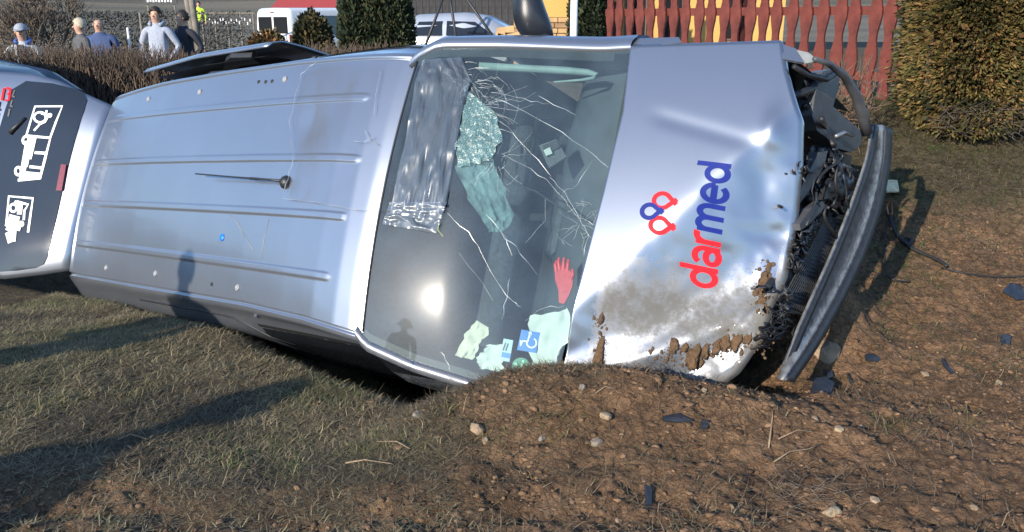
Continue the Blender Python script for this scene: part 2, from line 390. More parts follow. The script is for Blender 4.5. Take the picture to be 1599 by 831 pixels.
def sidepoint(sign, x, drop):               # point on the body side that far below the drip line
    V = side(sign, x, x + 1e-6, 2)[0]; zz = zdrip(x) - V[:, 2]
    k = np.argsort(zz); return np.array([x, np.interp(drop, zz[k], V[k, 1]), zdrip(x) - drop])
for s_, nm in ((1, 'left_body_side'), (-1, 'right_body_side')):
    V = side(s_, -.12, 3.165)
    o = mk('body_side', V.reshape(-1, 3), grid_faces(V.shape[0], V.shape[1]), SILVER, van, True)
    tag(o, 'upper body side with the rolled shoulder turned to the sky' if s_ > 0 else 'lower body side pressed into the ditch')
def side_patch(sign, x0, x1, d0, d1, name, m, lift=.004, nx=14, nd=10, slant=(0, 0), parent=None, rc=.0):
    G = []
    for i, a in enumerate(np.linspace(0, 1, nx)):
        for d in np.linspace(d0, d1, nd):
            f_ = (d - d0) / (d1 - d0); xa = x0 + slant[0] * f_; xb = x1 + slant[1] * f_
            p = sidepoint(sign, xa + (xb - xa) * a, d); p = p + np.array([0, sign * lift, lift * .35]); G.append(p)
    return mk(name, np.array(G), grid_faces(nx, nd), m, parent or van, True)
for s_ in (-1, 1):
    for (a, b, d0_) in ((.22, 1.05, .30), (1.12, 2.06, .26), (2.30, 3.12, .13)):
        w_ = side_patch(s_, a, b, d0_, .70, 'side_window', SIDEGL, slant=(0, .04))
        side_patch(s_, a - .025, b + .025, d0_ - .02, .725, 'window_seal', RUBBER, .002, slant=(0, .04), parent=van)
# panel gap of the sliding door and its rail on the side that lies in the ditch
def groove(pxs, yplane, r, name, m):
    pts = [onplane(u, v, (0, yplane(u), 0), (0, 1, 0)) for u, v in pxs]
    return MB().tube(pts, r, 6).build(name, m, van, True)
gx_ = [0.98, 1.4, 1.8, 2.05, 2.16, 2.28, 2.42]; gd_ = [.085, .088, .090, .095, .13, .20, .28]
MB().tube([sidepoint(-1, a, d) + np.array([0, -.001, .001]) for a, d in zip(gx_, gd_)], .007, 6).build('door_gap', RUBBER, van, True)
MB().tube([sidepoint(-1, a, d) + np.array([0, -.004, .002]) for a, d in zip((.35, .8, 1.2, 1.5), (.245, .245, .245, .245))], .011, 6).build('slide_rail', STEEL, van, True)
# floor and closing panels so that the shell is a body
MB().box((2.2, 0, .34), (4.6, 1.78, .06)).build('floor_pan', BLACKP, van)
MB().box((3.0, .0, .45), (3.0, .9, .16)).build('chassis_tunnel', BLACKP, van)

# windscreen -----------------------------------------------------
WP0 = np.array([3.15, 0, 1.763]); WN = np.array([.466, 0, .907]); WN = WN / np.linalg.norm(WN)
def wyl(x): return np.interp(x, [3.13, 3.16, 3.25, 3.98, 4.2], [.60, .665, .735, .80, .84])
def wyr(x): return np.interp(x, [3.13, 3.16, 3.2, 3.42, 3.69, 3.95, 4.2], [-.70, -.745, -.775, -.831, -.865, -.90, -.93])
def wz(x, y):                                 # the bowed glass
    b = .072 * (1 - (np.asarray(y) / .86) ** 2) + .022 * (1 - ((np.asarray(x) - 3.62) / .5) ** 2)
    b = b * (1 - .85 * sstep(3.5, 4.1, x))
    return 1.763 - (np.asarray(x) - 3.15) * .466 / .907 + b - .006
def wpt(u, v, lift=0.0):                      # point on the glass under a line of sight
    p = onplane(u, v, WP0, WN)
    for _ in range(6):
        q = np.array([p[0], p[1], float(wz(p[0], p[1]))]); p = onplane(u, v, q, WN)
    return p + WN * lift
def wgrid(ins_l, ins_r, x0, x1, nx, ny, lift):
    s_ = np.linspace(0, 1, nx); t = np.linspace(0, 1, ny); S2, B = np.meshgrid(s_, t, indexing='ij'); A = x0 + (x1 - x0) * S2
    for _ in range(3):
        yl, yr = wyl(A) - ins_l, wyr(A) + ins_r; Y = yr + (yl - yr) * B
        A = x0 + (np.interp(Y, [-.93, -.77, .1, .83], [4.0, 4.03, 4.10, 4.10]) - x0) * S2
    return np.stack([A, Y, wz(A, Y) + lift], -1)
V = wgrid(.0, .0, 3.165, 4.1, 110, 130, 0)
mk('windscreen', V.reshape(-1, 3), grid_faces(110, 130), WSGLASS, van, True)
# black ceramic border behind the glass edge
def wborder(name, f0, f1, m, lift):
    x = np.linspace(3.172, 4.03, 40); L_ = []
    for k in range(40):
        for w_ in (f0, f1): y_ = w_(x[k]); L_.append((x[k], y_, wz(x[k], y_) + lift))
    return mk(name, np.array(L_), grid_faces(40, 2), m, van, True)
wborder('glass_border', lambda x: wyl(x), lambda x: wyl(x) - .045, RUBBER, -.006)
wborder('glass_border', lambda x: wyr(x), lambda x: wyr(x) + .035, RUBBER, -.006)
# A pillars
def pillar(sign):
    x = np.linspace(3.14, 4.1, 30); G = []
    for k in range(30):
        e = wyl(x[k]) if sign > 0 else wyr(x[k]); z0 = float(wz(x[k], e))
        wid = np.interp(x[k], [3.14, 3.3, 4.1], [.10, .085, .10]) if sign > 0 else .045
        for (a, b) in ((-.004, -.02), (0, .006), (.022, .014), (.05, .004), (wid, -.04), (wid + (.03 if sign > 0 else .008), -.12 if sign > 0 else -.06), (wid + (.03 if sign > 0 else .01), -.16 if sign > 0 else -.075)):
            G.append((x[k], e + sign * a, z0 + b))
    o = mk('windscreen_pillar', np.array(G), grid_faces(30, 7), SILVER if sign > 0 else SILVERD, van, True, np.full((210, 3), .28)); return o
pillar(1); pillar(-1)
# front doors below the pillars, wings
def frontside(sign):
    x = np.linspace(3.165, 4.78, 40); G = []
    top = np.interp(x, [3.165, 3.6, 4.05, 4.4, 4.78], [1.60, 1.42, 1.20, 1.12, 1.00])
    wmax = np.interp(x, [3.165, 4.0, 4.5, 4.78], [.955, .955, .93, .86])
    for k in range(40):
        yt = np.interp(x[k], [3.165, 3.6, 4.1, 4.5, 4.78], [.85, .90, .89, .875, .82])
        for (f_, zz) in ((0, 0), (.45, .06), (.85, .2), (1.0, .36), (1.0, .6), (.95, .8)):
            G.append((x[k], sign * (yt + (wmax[k] - yt) * f_), top[k] - zz))
    return mk('wing_and_door', np.array(G), grid_faces(40, 6), SILVER if sign > 0 else SILVERD, van, True, np.zeros((240, 3)) + .2)
frontside(1); frontside(-1)
for s_ in (1, -1):                            # front door glass between pillar and belt
    G = []
    for a in np.linspace(3.2, 3.98, 12):
        e = (wyl(a) + .11) if s_ > 0 else (-wyr(a) + .05)
        zt = float(wz(a, e * s_)) - (.13 if s_ > 0 else .035); zb = np.interp(a, [3.165, 3.6, 4.05], [1.60, 1.42, 1.20]) - .02
        zb = min(zb, zt - .01)
        for t in np.linspace(0, 1, 4): G.append((a, s_ * (e + (.90 - e) * t), zt + (zb - zt) * t))
    mk('front_door_window', np.array(G), grid_faces(12, 4), SIDEGL, van, True)
# roof to windscreen header seal
MB().tube([(3.168, y, float(wz(3.168, y)) + .001) for y in np.linspace(-.735, .655, 24)], .006, 6).build('windscreen_seal', RUBBER, van, True)

# bonnet ---------------------------------------------------------
HP0 = np.array([4.057, 0, 1.297]); HN = np.array([.219, 0, .668]); HN = HN / np.linalg.norm(HN)
RV = [0, .2, .45, .72, 1]; RC = [(985, 73), (975, 175), (946, 300), (909, 440), (866, 588)]
FV = [0, .08, .22, .36, .5, .66, .82, .92, 1]; FC = [(1217, 66), (1223, 105), (1246, 185), (1237, 255), (1221, 330), (1200, 418), (1166, 520), (1120, 575), (1068, 610)]
def smooth_interp(v, vs, c):
    c = np.array(c, float); o = np.stack([np.interp(v, vs, c[:, 0]), np.interp(v, vs, c[:, 1])], -1)
    for _ in range(3): o[1:-1] = (o[:-2] + 2 * o[1:-1] + o[2:]) / 4
    return o
CA = onplane(1232, 178, HP0, HN)[:2]; CB = onplane(905, 478, HP0, HN)[:2]
cd = (CB - CA) / np.linalg.norm(CB - CA); cn = np.array([cd[1], -cd[0]])
if np.dot(onplane(1150, 480, HP0, HN)[:2] - CA, cn) < 0: cn = -cn
CE = onplane(1190, 462, HP0, HN)[:2]; CF = onplane(940, 560, HP0, HN)[:2]
ed = (CF - CE) / np.linalg.norm(CF - CE); en = np.array([ed[1], -ed[0]])
if np.dot(onplane(1080, 600, HP0, HN)[:2] - CE, en) < 0: en = -en
def splus(d, w): return w * np.log1p(np.exp(np.clip(d / w, -30, 30)))
def hdent(x, y):
    d = (x - CA[0]) * cn[0] + (y - CA[1]) * cn[1]; e = (x - CE[0]) * en[0] + (y - CE[1]) * en[1]
    n = fbm(x * 4, y * 4, 3, 61) - .5
    z = -.05 * splus(-d - .1, .1) * 0
    z = z - .46 * splus(d + .05 * n, .016) + .26 * splus(d - .30 + .06 * n, .012)
    z = z + .30 * splus(e + .10 + .05 * n, .010) - .62 * splus(e - .035 + .06 * n, .007)
    z = z + .012 * np.exp(-(((x - 4.79) / .05) ** 2 + ((y - .44) / .09) ** 2)) - .012 * np.exp(-(((x - 4.74) / .06) ** 2 + ((y - .24) / .13) ** 2))
    z = z - .010 * np.exp(-(((x - 4.80) / .10) ** 2 + ((y - .0) / .05) ** 2))
    cr = sstep(.05, .35, d)
    z = z + cr * .012 * (fbm(x * 7, y * 7, 3, 62) - .5) + sstep(-.05, .1, e) * .03 * (np.abs(fbm(x * 8, y * 8, 2, 63) - .5) * 2 - .3)
    # shallow pressed line up at the left side
    z = z - .0025 * np.exp(-((y - .46 + .25 * (x - 4.4)) / .04) ** 2) * sstep(4.2, 4.35, x)
    return z
def hz0(x): return 1.297 - (x - 4.057) * .219 / .668
def hsurf(x, y): return hz0(x) + hdent(x, y) + .02 * (1 - (y / .85) ** 2)
nu, nv = 110, 190
vv = np.linspace(0, 1, nv); rc = smooth_interp(vv, RV, RC); fc = smooth_interp(vv, FV, FC)
G = np.zeros((nu, nv, 3)); gc = np.zeros((nu, nv, 3))
for i, u in enumerate(np.linspace(0, 1, nu)):
    for j in range(nv):
        q = rc[j] * (1 - u) + fc[j] * u
        p = onplane(q[0], q[1], HP0, HN); G[i, j] = (p[0], p[1], hsurf(p[0], p[1]))
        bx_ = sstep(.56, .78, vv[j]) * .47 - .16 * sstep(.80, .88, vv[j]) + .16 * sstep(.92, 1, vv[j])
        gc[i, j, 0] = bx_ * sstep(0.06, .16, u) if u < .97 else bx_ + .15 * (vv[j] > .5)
# rolled edges all round
def extrude_rim(G):
    nu, nv = G.shape[:2]
    A = np.zeros((nu + 4, nv + 4, 3)); A[2:-2, 2:-2] = G
    for k in (1, 0):
        dz = .012 if k == 1 else .04
        dxy = .010 if k == 1 else .010
        A[k, 2:-2] = G[0] + np.array([-dxy, 0, -dz]); A[-1 - k, 2:-2] = G[-1] + np.array([dxy, 0, -dz])
        A[2:-2, k] = G[:, 0] + np.array([0, dxy * 1.5, -dz]); A[2:-2, -1 - k] = G[:, -1] + np.array([0, -dxy, -dz])
    for a in (0, 1, -1, -2):
        for b in (0, 1, -1, -2):
            ia = 2 if a >= 0 else nu + 1; ib = 2 if b >= 0 else nv + 1
            A[a, b] = (A[a, ib] + A[ia, b]) / 2
    return A
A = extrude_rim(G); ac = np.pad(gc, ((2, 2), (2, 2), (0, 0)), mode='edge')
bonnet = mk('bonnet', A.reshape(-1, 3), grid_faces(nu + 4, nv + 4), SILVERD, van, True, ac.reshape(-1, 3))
tag(bonnet, 'dented silver bonnet with blue and red lettering, smeared with soil at its lower corner')
# lettering on the bonnet, strokes laid on the sheet metal
def stroke_mesh(strokes, w, fn):
    V = []; F = []
    for k, st in enumerate(strokes):
        st = [np.array(p, float) for p in st]; o = len(V)
        dense = [st[0]]
        for a, b in zip(st[:-1], st[1:]):
            n = max(1, int(np.linalg.norm(b - a) / .12)); dense += [a + (b - a) * t for t in np.linspace(0, 1, n + 1)[1:]]
        st = dense
        for i, p in enumerate(st):
            d = st[min(i + 1, len(st) - 1)] - st[max(i - 1, 0)]; d = d / (np.linalg.norm(d) + 1e-9); nrm = np.array([-d[1], d[0]])
            for sg in (-1, 1): V.append(fn(p + nrm * sg * w / 2, k))
        for i in range(len(st) - 1): F.append((o + 2 * i, o + 2 * i + 1, o + 2 * i + 3, o + 2 * i + 2))
    return V, F
def arc(cx, cy, rx, ry, a0, a1, n=22): return [(cx + rx * math.cos(R(a)), cy + ry * math.sin(R(a))) for a in np.linspace(a0, a1, n)]
GL = {
 'd': ([arc(.48, .5, .40, .42, 0, 360), [(.93, 0), (.93, 1.45)]], 1.12),
 'a': ([[(.86, 0), (.86, .62)], arc(.48, .60, .38, .33, 0, 150), arc(.46, .27, .36, .24, 0, 360)], 1.06),
 'r': ([[(.12, 0), (.12, .95)], arc(.50, .55, .38, .38, 180, 70)], .66),
 'm': ([[(.12, 0), (.12, .95)], arc(.42, .58, .30, .34, 180, 0), [(.72, .58), (.72, 0)], arc(1.02, .58, .30, .34, 180, 0), [(1.32, .58), (1.32, 0)]], 1.50),
 'e': ([arc(.5, .48, .42, .44, 0, 318), [(.10, .50), (.92, .50)]], 1.06),
}
def lay_text(word, b0, b1, xh, w, colsplit, parent, surf, upv):
    b0 = np.array(b0, float); b1 = np.array(b1, float)
    tot = sum(GL[c][1] for c in word); u = (b1 - b0) / tot; x = 0
    for i, c in enumerate(word):
        st, adv = GL[c]
        def fn(p, k, x=x): 
            q = b0 + u * (x + p[0]) + upv * (p[1] * xh); return surf(q, k)
        V, F = stroke_mesh(st, w, fn)
        o = mk('letter', V, F, REDV if i < colsplit else BLUEV, parent, False)
        x += adv
def hood_lay(q, k): return (q[0], q[1], hsurf(q[0], q[1]) + .0022 + .0004 * k)
lay_text('darmed', (4.592, -.272), (4.640, .285), .098, .25, 3, bonnet, hood_lay, np.array([-.995, .05]))
def loop(c, r, ang):
    c = np.array(c); d = np.array([math.cos(ang), math.sin(ang)]); n = np.array([-d[1], d[0]])
    pts = []
    for t in np.linspace(-1, 1, 26):
        a = t * math.pi * .80; pts.append(c - d * r * math.cos(a) + n * r * math.sin(a) * .95)
    e0 = pts[0] + (d * 1.0 + n * .95) * r * .95; e1 = pts[-1] + (d * 1.0 - n * .95) * r * .95
    return [[e0] + pts + [e1]]
for (c, r_, a_, m_) in (((4.372, .085), .036, R(0), REDV), ((4.375, -.030), .036, R(0), REDV), ((4.325, .030), .033, R(8), BLUEV)):
    V, F = stroke_mesh(loop(c, r_, a_), .020, lambda p, k, m_=m_: (p[0], p[1], hsurf(p[0], p[1]) + (.0022 if m_ is REDV else .0032)))
    mk('emblem_ribbon', V, F, m_, bonnet)

# left wing edge and lamp trim that stick out past the bonnet
def plate(px, X=None, n=None, p0=None, thick=.01, name='panel', m=None, parent=van):
    n = np.array(n if n is not None else (1, 0, 0), float); n = n / np.linalg.norm(n); p0 = p0 if p0 is not None else (X, 0, 0)
    poly = [onplane(u, v, p0, n) for u, v in px]
    if np.dot(n, CL - poly[0]) < 0: n = -n
    a = sum((poly[i][1] * poly[(i + 1) % len(poly)][2] - poly[(i + 1) % len(poly)][1] * poly[i][2]) for i in range(len(poly)))
    return MB().prism(poly, n, thick).build(name, m, parent)
plate([(943, 61), (985, 60), (1060, 58), (1064, 66), (985, 77), (958, 72)], n=(.2, .55, .8), p0=(4.15, .87, 1.24), thick=.012, name='wing_edge', m=SILVER)
plate([(1219, 68), (1243, 76), (1255, 98), (1222, 92)], n=(.5, .3, .7), p0=(4.80, .84, 1.03), thick=.012, name='lamp_surround', m=SILVER)
plate([(1244, 78), (1262, 82), (1279, 95), (1258, 99)], n=(.5, .3, .7), p0=(4.86, .86, .98), thick=.012, name='headlamp_lens', m=mat('headlamp_lens', (.25, .26, .25), .12, 0, .2, 20, coat=.6))

# tailgate swung up --------------------------------------------------
TA = R(32); TH = np.array([-.115, 0, 1.875]); TD = np.array([-math.cos(TA), 0, math.sin(TA)]); TNn = np.array([math.sin(TA), 0, math.cos(TA)])
def tgp(a, b, lift=0): return TH + TD * a + np.array([0, b, 0]) + TNn * lift
def tgpx(u, v):
    L = onplane(u, v, TH, TNn); return float((L - TH) @ TD), float(L[1])
tl = [(.01, .655), (.25, .715), (.50, .79), (.72, .815), (1.0, .80), (1.25, .78)]; tr_ = [(.01, -.62), (.22, -.69), (.52, -.775), (.8, -.80), (1.25, -.78)]
na, nb = 44, 50; G = np.zeros((na, nb, 3))
for i, a in enumerate(np.linspace(.01, 1.22, na)):
    yl = np.interp(a, [p[0] for p in tl], [p[1] for p in tl]); yr = np.interp(a, [p[0] for p in tr_], [p[1] for p in tr_])
    for j, t in enumerate(np.linspace(0, 1, nb)):
        b = yr + (yl - yr) * t; e = abs(2 * t - 1)
        lift = -.055 * e ** 6 - .05 * sstep(.06, 0, a) + .02 * math.sin(min(a, 1) * 2.2) - .05 * sstep(.86, .98, a) * 0
        G[i, j] = tgp(a, b, lift)
tail = mk('tailgate', G.reshape(-1, 3), grid_faces(na, nb), SILVER, van, True)
tag(tail, 'raised tailgate with a dark window carrying white pictograms')
tm = tail.modifiers.new('thick', 'SOLIDIFY'); tm.thickness = .04; tm.offset = 1
def tlift(a, b):
    yl = np.interp(a, [p[0] for p in tl], [p[1] for p in tl]); yr = np.interp(a, [p[0] for p in tr_], [p[1] for p in tr_])
    t = (b - yr) / (yl - yr); e = abs(2 * t - 1); return -.055 * e ** 6 + .02 * math.sin(min(a, 1) * 2.2)
wpx = [(40, 126), (80, 129), (112, 136), (127, 143), (133, 155), (131, 172), (124, 200), (112, 245), (101, 290), (90, 340), (80, 380), (73, 402), (66, 412), (52, 418), (25, 422), (-2, 424)]
wa = [tgpx(*q) for q in wpx] + [(.80, -.66), (.835, -.4), (.845, 0), (.845, .3), (.842, .5), (.838, .66)]
cen = np.mean(wa, 0); rings = []
for k, s_ in enumerate(np.linspace(1, 0, 9)):
    rings.append([tgp(c[0], c[1], tlift(c[0], c[1]) + .006) for c in [(cen + (np.array(p) - cen) * s_) for p in wa]])
twin = mk('tailgate_window', np.array(rings).reshape(-1, 3), grid_faces(9, len(wa), True), mat('tailgate_glass', (.016, .02, .027), .09, 0, .1, 4, coat=.4), tail, True)
def tgstroke(pxstrokes, w, m=WHITE, name='pictogram'):
    st = [[tgpx(*q) for q in s_] for s_ in pxstrokes]
    def fn(p, k): return tgp(p[0], p[1], tlift(p[0], p[1]) + .0095 + .0005 * k)
    V, F = stroke_mesh(st, w, fn); return mk(name, V, F, m, tail)
def pxarc(cx, cy, rx, ry, a0=0, a1=360, n=18): return [(cx + rx * math.cos(R(a)), cy + ry * math.sin(R(a))) for a in np.linspace(a0, a1, n)]
# wheelchair user in a frame
tgstroke([[(45, 214), (58, 168), (99, 167), (82, 216)], pxarc(66, 185, 9, 8), [(68, 179), (80, 182), (74, 192), (66, 196), (57, 206)], [(75, 184), (76, 174)], pxarc(81, 182, 2.2, 2.0)], .017)
# van outline with wheels
tgstroke([[(45, 214), (82, 217), (66, 280), (42, 282), (32, 283)], [(58, 240), (76, 241)], [(50, 262), (70, 264)], pxarc(45, 221, 5, 6), pxarc(33, 269, 4.5, 6)], .021)
tgstroke([[(52, 216), (43, 262)], [(48, 222), (38, 280)], [(57, 216), (49, 250)], [(44, 274), (66, 276)]], .045)
# ramp sign
tgstroke([[(14, 352), (18, 308), (55, 311), (47, 364)], pxarc(25, 326, 5, 6), [(30, 316), (48, 321), (42, 330), (41, 345)], pxarc(37, 351, 3, 3)], .018)
tgstroke([[(26, 318), (36, 323), (34, 336)], [(18, 340), (34, 344)], [(17, 346), (33, 350)], [(15, 356), (26, 364), (24, 378)], [(16, 364), (20, 380)], [(14, 350), (24, 356), (36, 358)]], .040)
tgstroke([[(8, 138), (6, 158)], [(12, 138), (18, 140), (17, 158), (11, 158)], [(14, 148), (18, 148)]], .02, REDV, 'small_lettering')
tgstroke([[(25, 142), (22, 152), (26, 153)], [(22, 158), (20, 168), (24, 168)], [(19, 172), (17, 184)]], .014, GREYP, 'small_lettering')
tgstroke([[(2, 160), (0, 172), (4, 173)], [(1, 178), (-2, 190)]], .018, BLUEV, 'small_lettering')
bl = [tgpx(*q) for q in [(99, 258), (107, 259), (100, 299), (91, 299)]]
MB().prism([tgp(p[0], p[1], .028) for p in bl], TNn, .02).build('brake_lamp', mat('red_lens', (.16, .012, .025), .25, 0, .2, 40, coat=.5), tail)
# wiper arm along the tailgate window
MB().tube([tgp(*tgpx(20, 210), .03), tgp(*tgpx(30, 200), .035), tgp(*tgpx(44, 186), .03)], [.02, .014, .01], 8).build('wiper', BLACKP, tail, True)

# roof details -------------------------------------------------------
def onroof(u, v, lift=0):
    p = onplane(u, v, (0, 0, 1.9), (0, 0, 1))
    for _ in range(5): p = onplane(u, v, (0, 0, float(zroof(p[0], p[1], False))), (0, 0, 1))
    return p + np.array([0, 0, lift])
CAPM = mat('cap_plastic', (.24, .25, .26), .5, 0, .05)
capm = None
for (u, v) in ((232, 155), (312, 144), (445, 124), (166, 418), (243, 427), (371, 449)):
    p = onroof(u, v)
    c_ = MB().lathe((0, 0, 0), (0, 0, 1), [(.019, 0), (.019, .004), (.015, .007), (.009, .007), (.008, .003), (0, .003)], 14)
    if capm is None: o = c_.build('fixing_cap', CAPM, van, True); capm = o
    else: o = capm.copy(); COL.objects.link(o); o.parent = van
    o.location = p
hole = None
for (u, v) in ((404, 128), (415, 128), (425, 127), (331, 444), (285, 467)):
    p = onroof(u, v)
    if hole is None: o = MB().lathe((0, 0, 0), (0, 0, 1), [(.011, 0), (.011, .0035), (.008, .0045), (0, .0045)], 12).build('plug', RUBBER, van, True); hole = o
    else: o = hole.copy(); COL.objects.link(o); o.parent = van
    o.location = p
a0 = onroof(447, 285); ant = empty('antenna', (0, 0, 0)); ant.parent = van
MB().lathe(a0, (0, 0, 1), [(.038, 0), (.037, .012), (.026, .026), (.010, .034), (0, .034)], 16).build('antenna_base', BLACKP, ant, True)
a1 = onroof(322, 277, .07)
MB().tube([a0 + np.array([0, 0, .03]), a0 * .85 + a1 * .15 + np.array([0, 0, .03]), a0 * .5 + a1 * .5 + np.array([0, 0, .012]), a1], [.008, .006, .0048, .0042], 8).build('antenna_rod', BLACKP, ant, True)
MB().tube([a0 * .75 + a1 * .25 + np.array([0, 0, .022]), a0 * .65 + a1 * .35 + np.array([0, 0, .017])], .0075, 8).build('antenna_sleeve', RUBBER, ant, True)
p = onroof(347, 371, .004)
MB().lathe(p, (0, 0, 1), [(.022, -.002), (.020, .002), (0, .003)], 10).build('paint_spot', mat('blue_paint', (.01, .16, .75), .4), van, True)
for pts in ([(420, 342), (412, 378), (409, 405)], [(380, 363), (392, 384), (396, 392)], [(358, 335), (372, 348), (381, 370)]):
    MB().tube([onroof(u, v, .001) for u, v in pts], [.0012, .003, .001], 5).build('scratch', CAPM, van, True)

# the side door slid back on the side turned to the sky
dr = empty('sliding_door', (0, 0, 0)); dr.parent = van
G = []
for a in np.linspace(-.02, 1.62, 26):
    for (dd, yy) in ((.0, .86), (.03, .90), (.10, .935), (.25, .965), (.5, 1.0), (.85, 1.03)):
        G.append((a + .12, yy + .05, 1.83 - .05 * abs(a - .8) - dd * .96))
dsk = mk('door_skin', np.array(G), grid_faces(26, 6), SILVER, dr, True)
sm = dsk.modifiers.new('t', 'SOLIDIFY'); sm.thickness = .012; sm.offset = 1
G = []
for a in np.linspace(.05, 1.50, 20):
    for (dd, yy) in ((.02, .84), (.05, .86), (.2, .90), (.6, .93)): G.append((a + .15, yy + .035, 1.81 - .05 * abs(a - .8) - dd))
mk('door_lining', np.array(G), grid_faces(20, 4), mat('door_lining', (.05, .055, .065), .5), dr, True)
pb = [onplane(u, v, (0, .93, 0), (0, 1, 0)) for u, v in ((350, 104), (354, 86), (362, 79), (395, 78), (408, 88), (380, 92))]
MB().prism(pb, (0, 1, 0), .05).build('guide_bracket', BLACKP, dr)
pb = [onplane(u, v, (0, .80, 0), (0, 1, 0)) for u, v in ((322, 116), (330, 112), (352, 110), (350, 118))]
MB().prism(pb, (0, 1, 0), .05).build('roller', BLACKP, dr)
# mirror on the upper front door
mir = empty('door_mirror', (0, 0, 0)); mir.parent = van
mc = onplane(832, 20, (0, 1.06, 0), (0, 1, 0)); rings = []; mpx = [(868, 68), (858, 30), (848, 5), (842, -25), (820, -34), (806, -22), (803, 10), (806, 38), (818, 58), (840, 66)]
mo = [onplane(835 + (u - 835) * 1.1, v + 1, mc, VM.T @ np.array([.1, -1, .2])) for u, v in mpx]
cn_ = np.mean(mo, 0); axm = VM.T @ np.array([.1, -1, .2]); axm = axm / np.linalg.norm(axm)
for (s_, h_) in ((.0, .075), (.35, .072), (.7, .055), (.92, .022), (1.0, -.02), (.97, -.06), (.0, -.065)):
    rings.append([cn_ + (q - cn_) * s_ + axm * h_ for q in mo])
V = np.array(rings); mo_ = mk('mirror_housing', V.reshape(-1, 3), grid_faces(7, len(mpx), True), mat('mirror_plastic', (.012, .014, .019), .36, 0, .1, 20, .08, 300), mir, True)
ss = mo_.modifiers.new('s', 'SUBSURF'); ss.levels = 2; ss.render_levels = 2
MB().tube([onplane(846, 58, mc, axm), onplane(868, 72, mc, axm) + np.array([0, -.05, 0]), onplane(868, 84, mc, axm) + np.array([0, -.1, -.05])], [.05, .045, .04], 10).build('mirror_arm', BLACKP, mir, True)

# cabin behind the glass --------------------------------------------
dash = empty('dashboard', (0, 0, 0)); dash.parent = van
G = []
for y in np.linspace(-.80, .80, 30):
    hump = .05 * math.exp(-((y - .4) / .25) ** 2)
    for (x_, z_) in ((4.2, 1.12), (4.0, 1.13), (3.86, 1.13 + hump), (3.74, 1.11 + hump), (3.66, 1.04 + hump), (3.62, .9), (3.66, .6)): G.append((x_, y, z_))
mk('dash_top', np.array(G), grid_faces(30, 7), DARKIN, dash, True)
MB().box((3.70, 0, 1.02), (.06, .34, .22), bev=.02).build('centre_console', GREYP, dash)
for y in (-.66, -.14, .14, .66): MB().lathe((3.64, y, 1.0), (-1, 0, .4), [(.05, 0), (.05, .012), (.04, .014), (.0, .012)], 16).build('air_vent', BLACKP, dash, True)
sw = empty('steering_wheel', (0, 0, 0)); sw.parent = van
c_ = np.array([3.42, .40, 1.08]); ax_ = Vector((-.75, 0, .66)); u_ = Vector((0, 1, 0)); w_ = ax_.cross(u_)
MB().tube([tuple(Vector(c_) + u_ * .19 * math.cos(t) + w_ * .19 * math.sin(t)) for t in np.linspace(0, 2 * math.pi, 30)], .016, 8).build('rim', RUBBER, sw, True)
MB().lathe(c_, ax_, [(0, -.03), (.07, -.03), (.075, .01), (.05, .03), (0, .035)], 16).build('hub', DARKIN, sw, True)
for t in (0, 2.2, 4.1): MB().tube([tuple(Vector(c_)), tuple(Vector(c_) + u_ * .19 * math.cos(t) + w_ * .19 * math.sin(t))], .014, 6).build('spoke', DARKIN, sw)
SEATM = mat('seat_cloth', (.045, .05, .06), .85, 0, .25, 40)
for y, w_ in ((.42, .48), (-.30, .86)):
    st = empty('front_seat', (0, 0, 0)); st.parent = van
    MB().box((2.95, y, .80), (.5, w_, .16), bev=.05).build('seat_cushion', SEATM, st, True)
    MB().box((2.68, y, 1.12), (.14, w_, .62), Matrix.Rotation(-.18, 3, 'Y'), bev=.05).build('seat_back', SEATM, st, True)
    for yy in ((y,) if w_ < .6 else (y - .2, y + .2)): MB().box((2.60, yy, 1.53), (.09, .26, .18), bev=.035).build('headrest', SEATM, st, True)
# pale pillar lining and header strip seen through the top edge
TRIM = mat('pale_green_trim', (.22, .30, .29), .6)
def trim(pxs, depth, r, name):
    MB().tube([wpt(u, v, -depth) for u, v in pxs], r, 8).build(name, TRIM, van, True)
trim([(745, 97), (820, 101), (880, 104), (915, 107), (930, 111), (925, 116), (905, 119), (862, 122)], .05, [.020, .020, .020, .018, .014, .010, .007, .004], 'pillar_lining')
trim([(585, 533), (640, 556), (700, 577), (760, 597)], .035, [.012, .015, .016, .016], 'pillar_lining')
# bulkhead so the cabin stays dark
MB().box((2.35, 0, 1.1), (.03, 1.5, 1.5)).build('bulkhead', DARKIN, van)
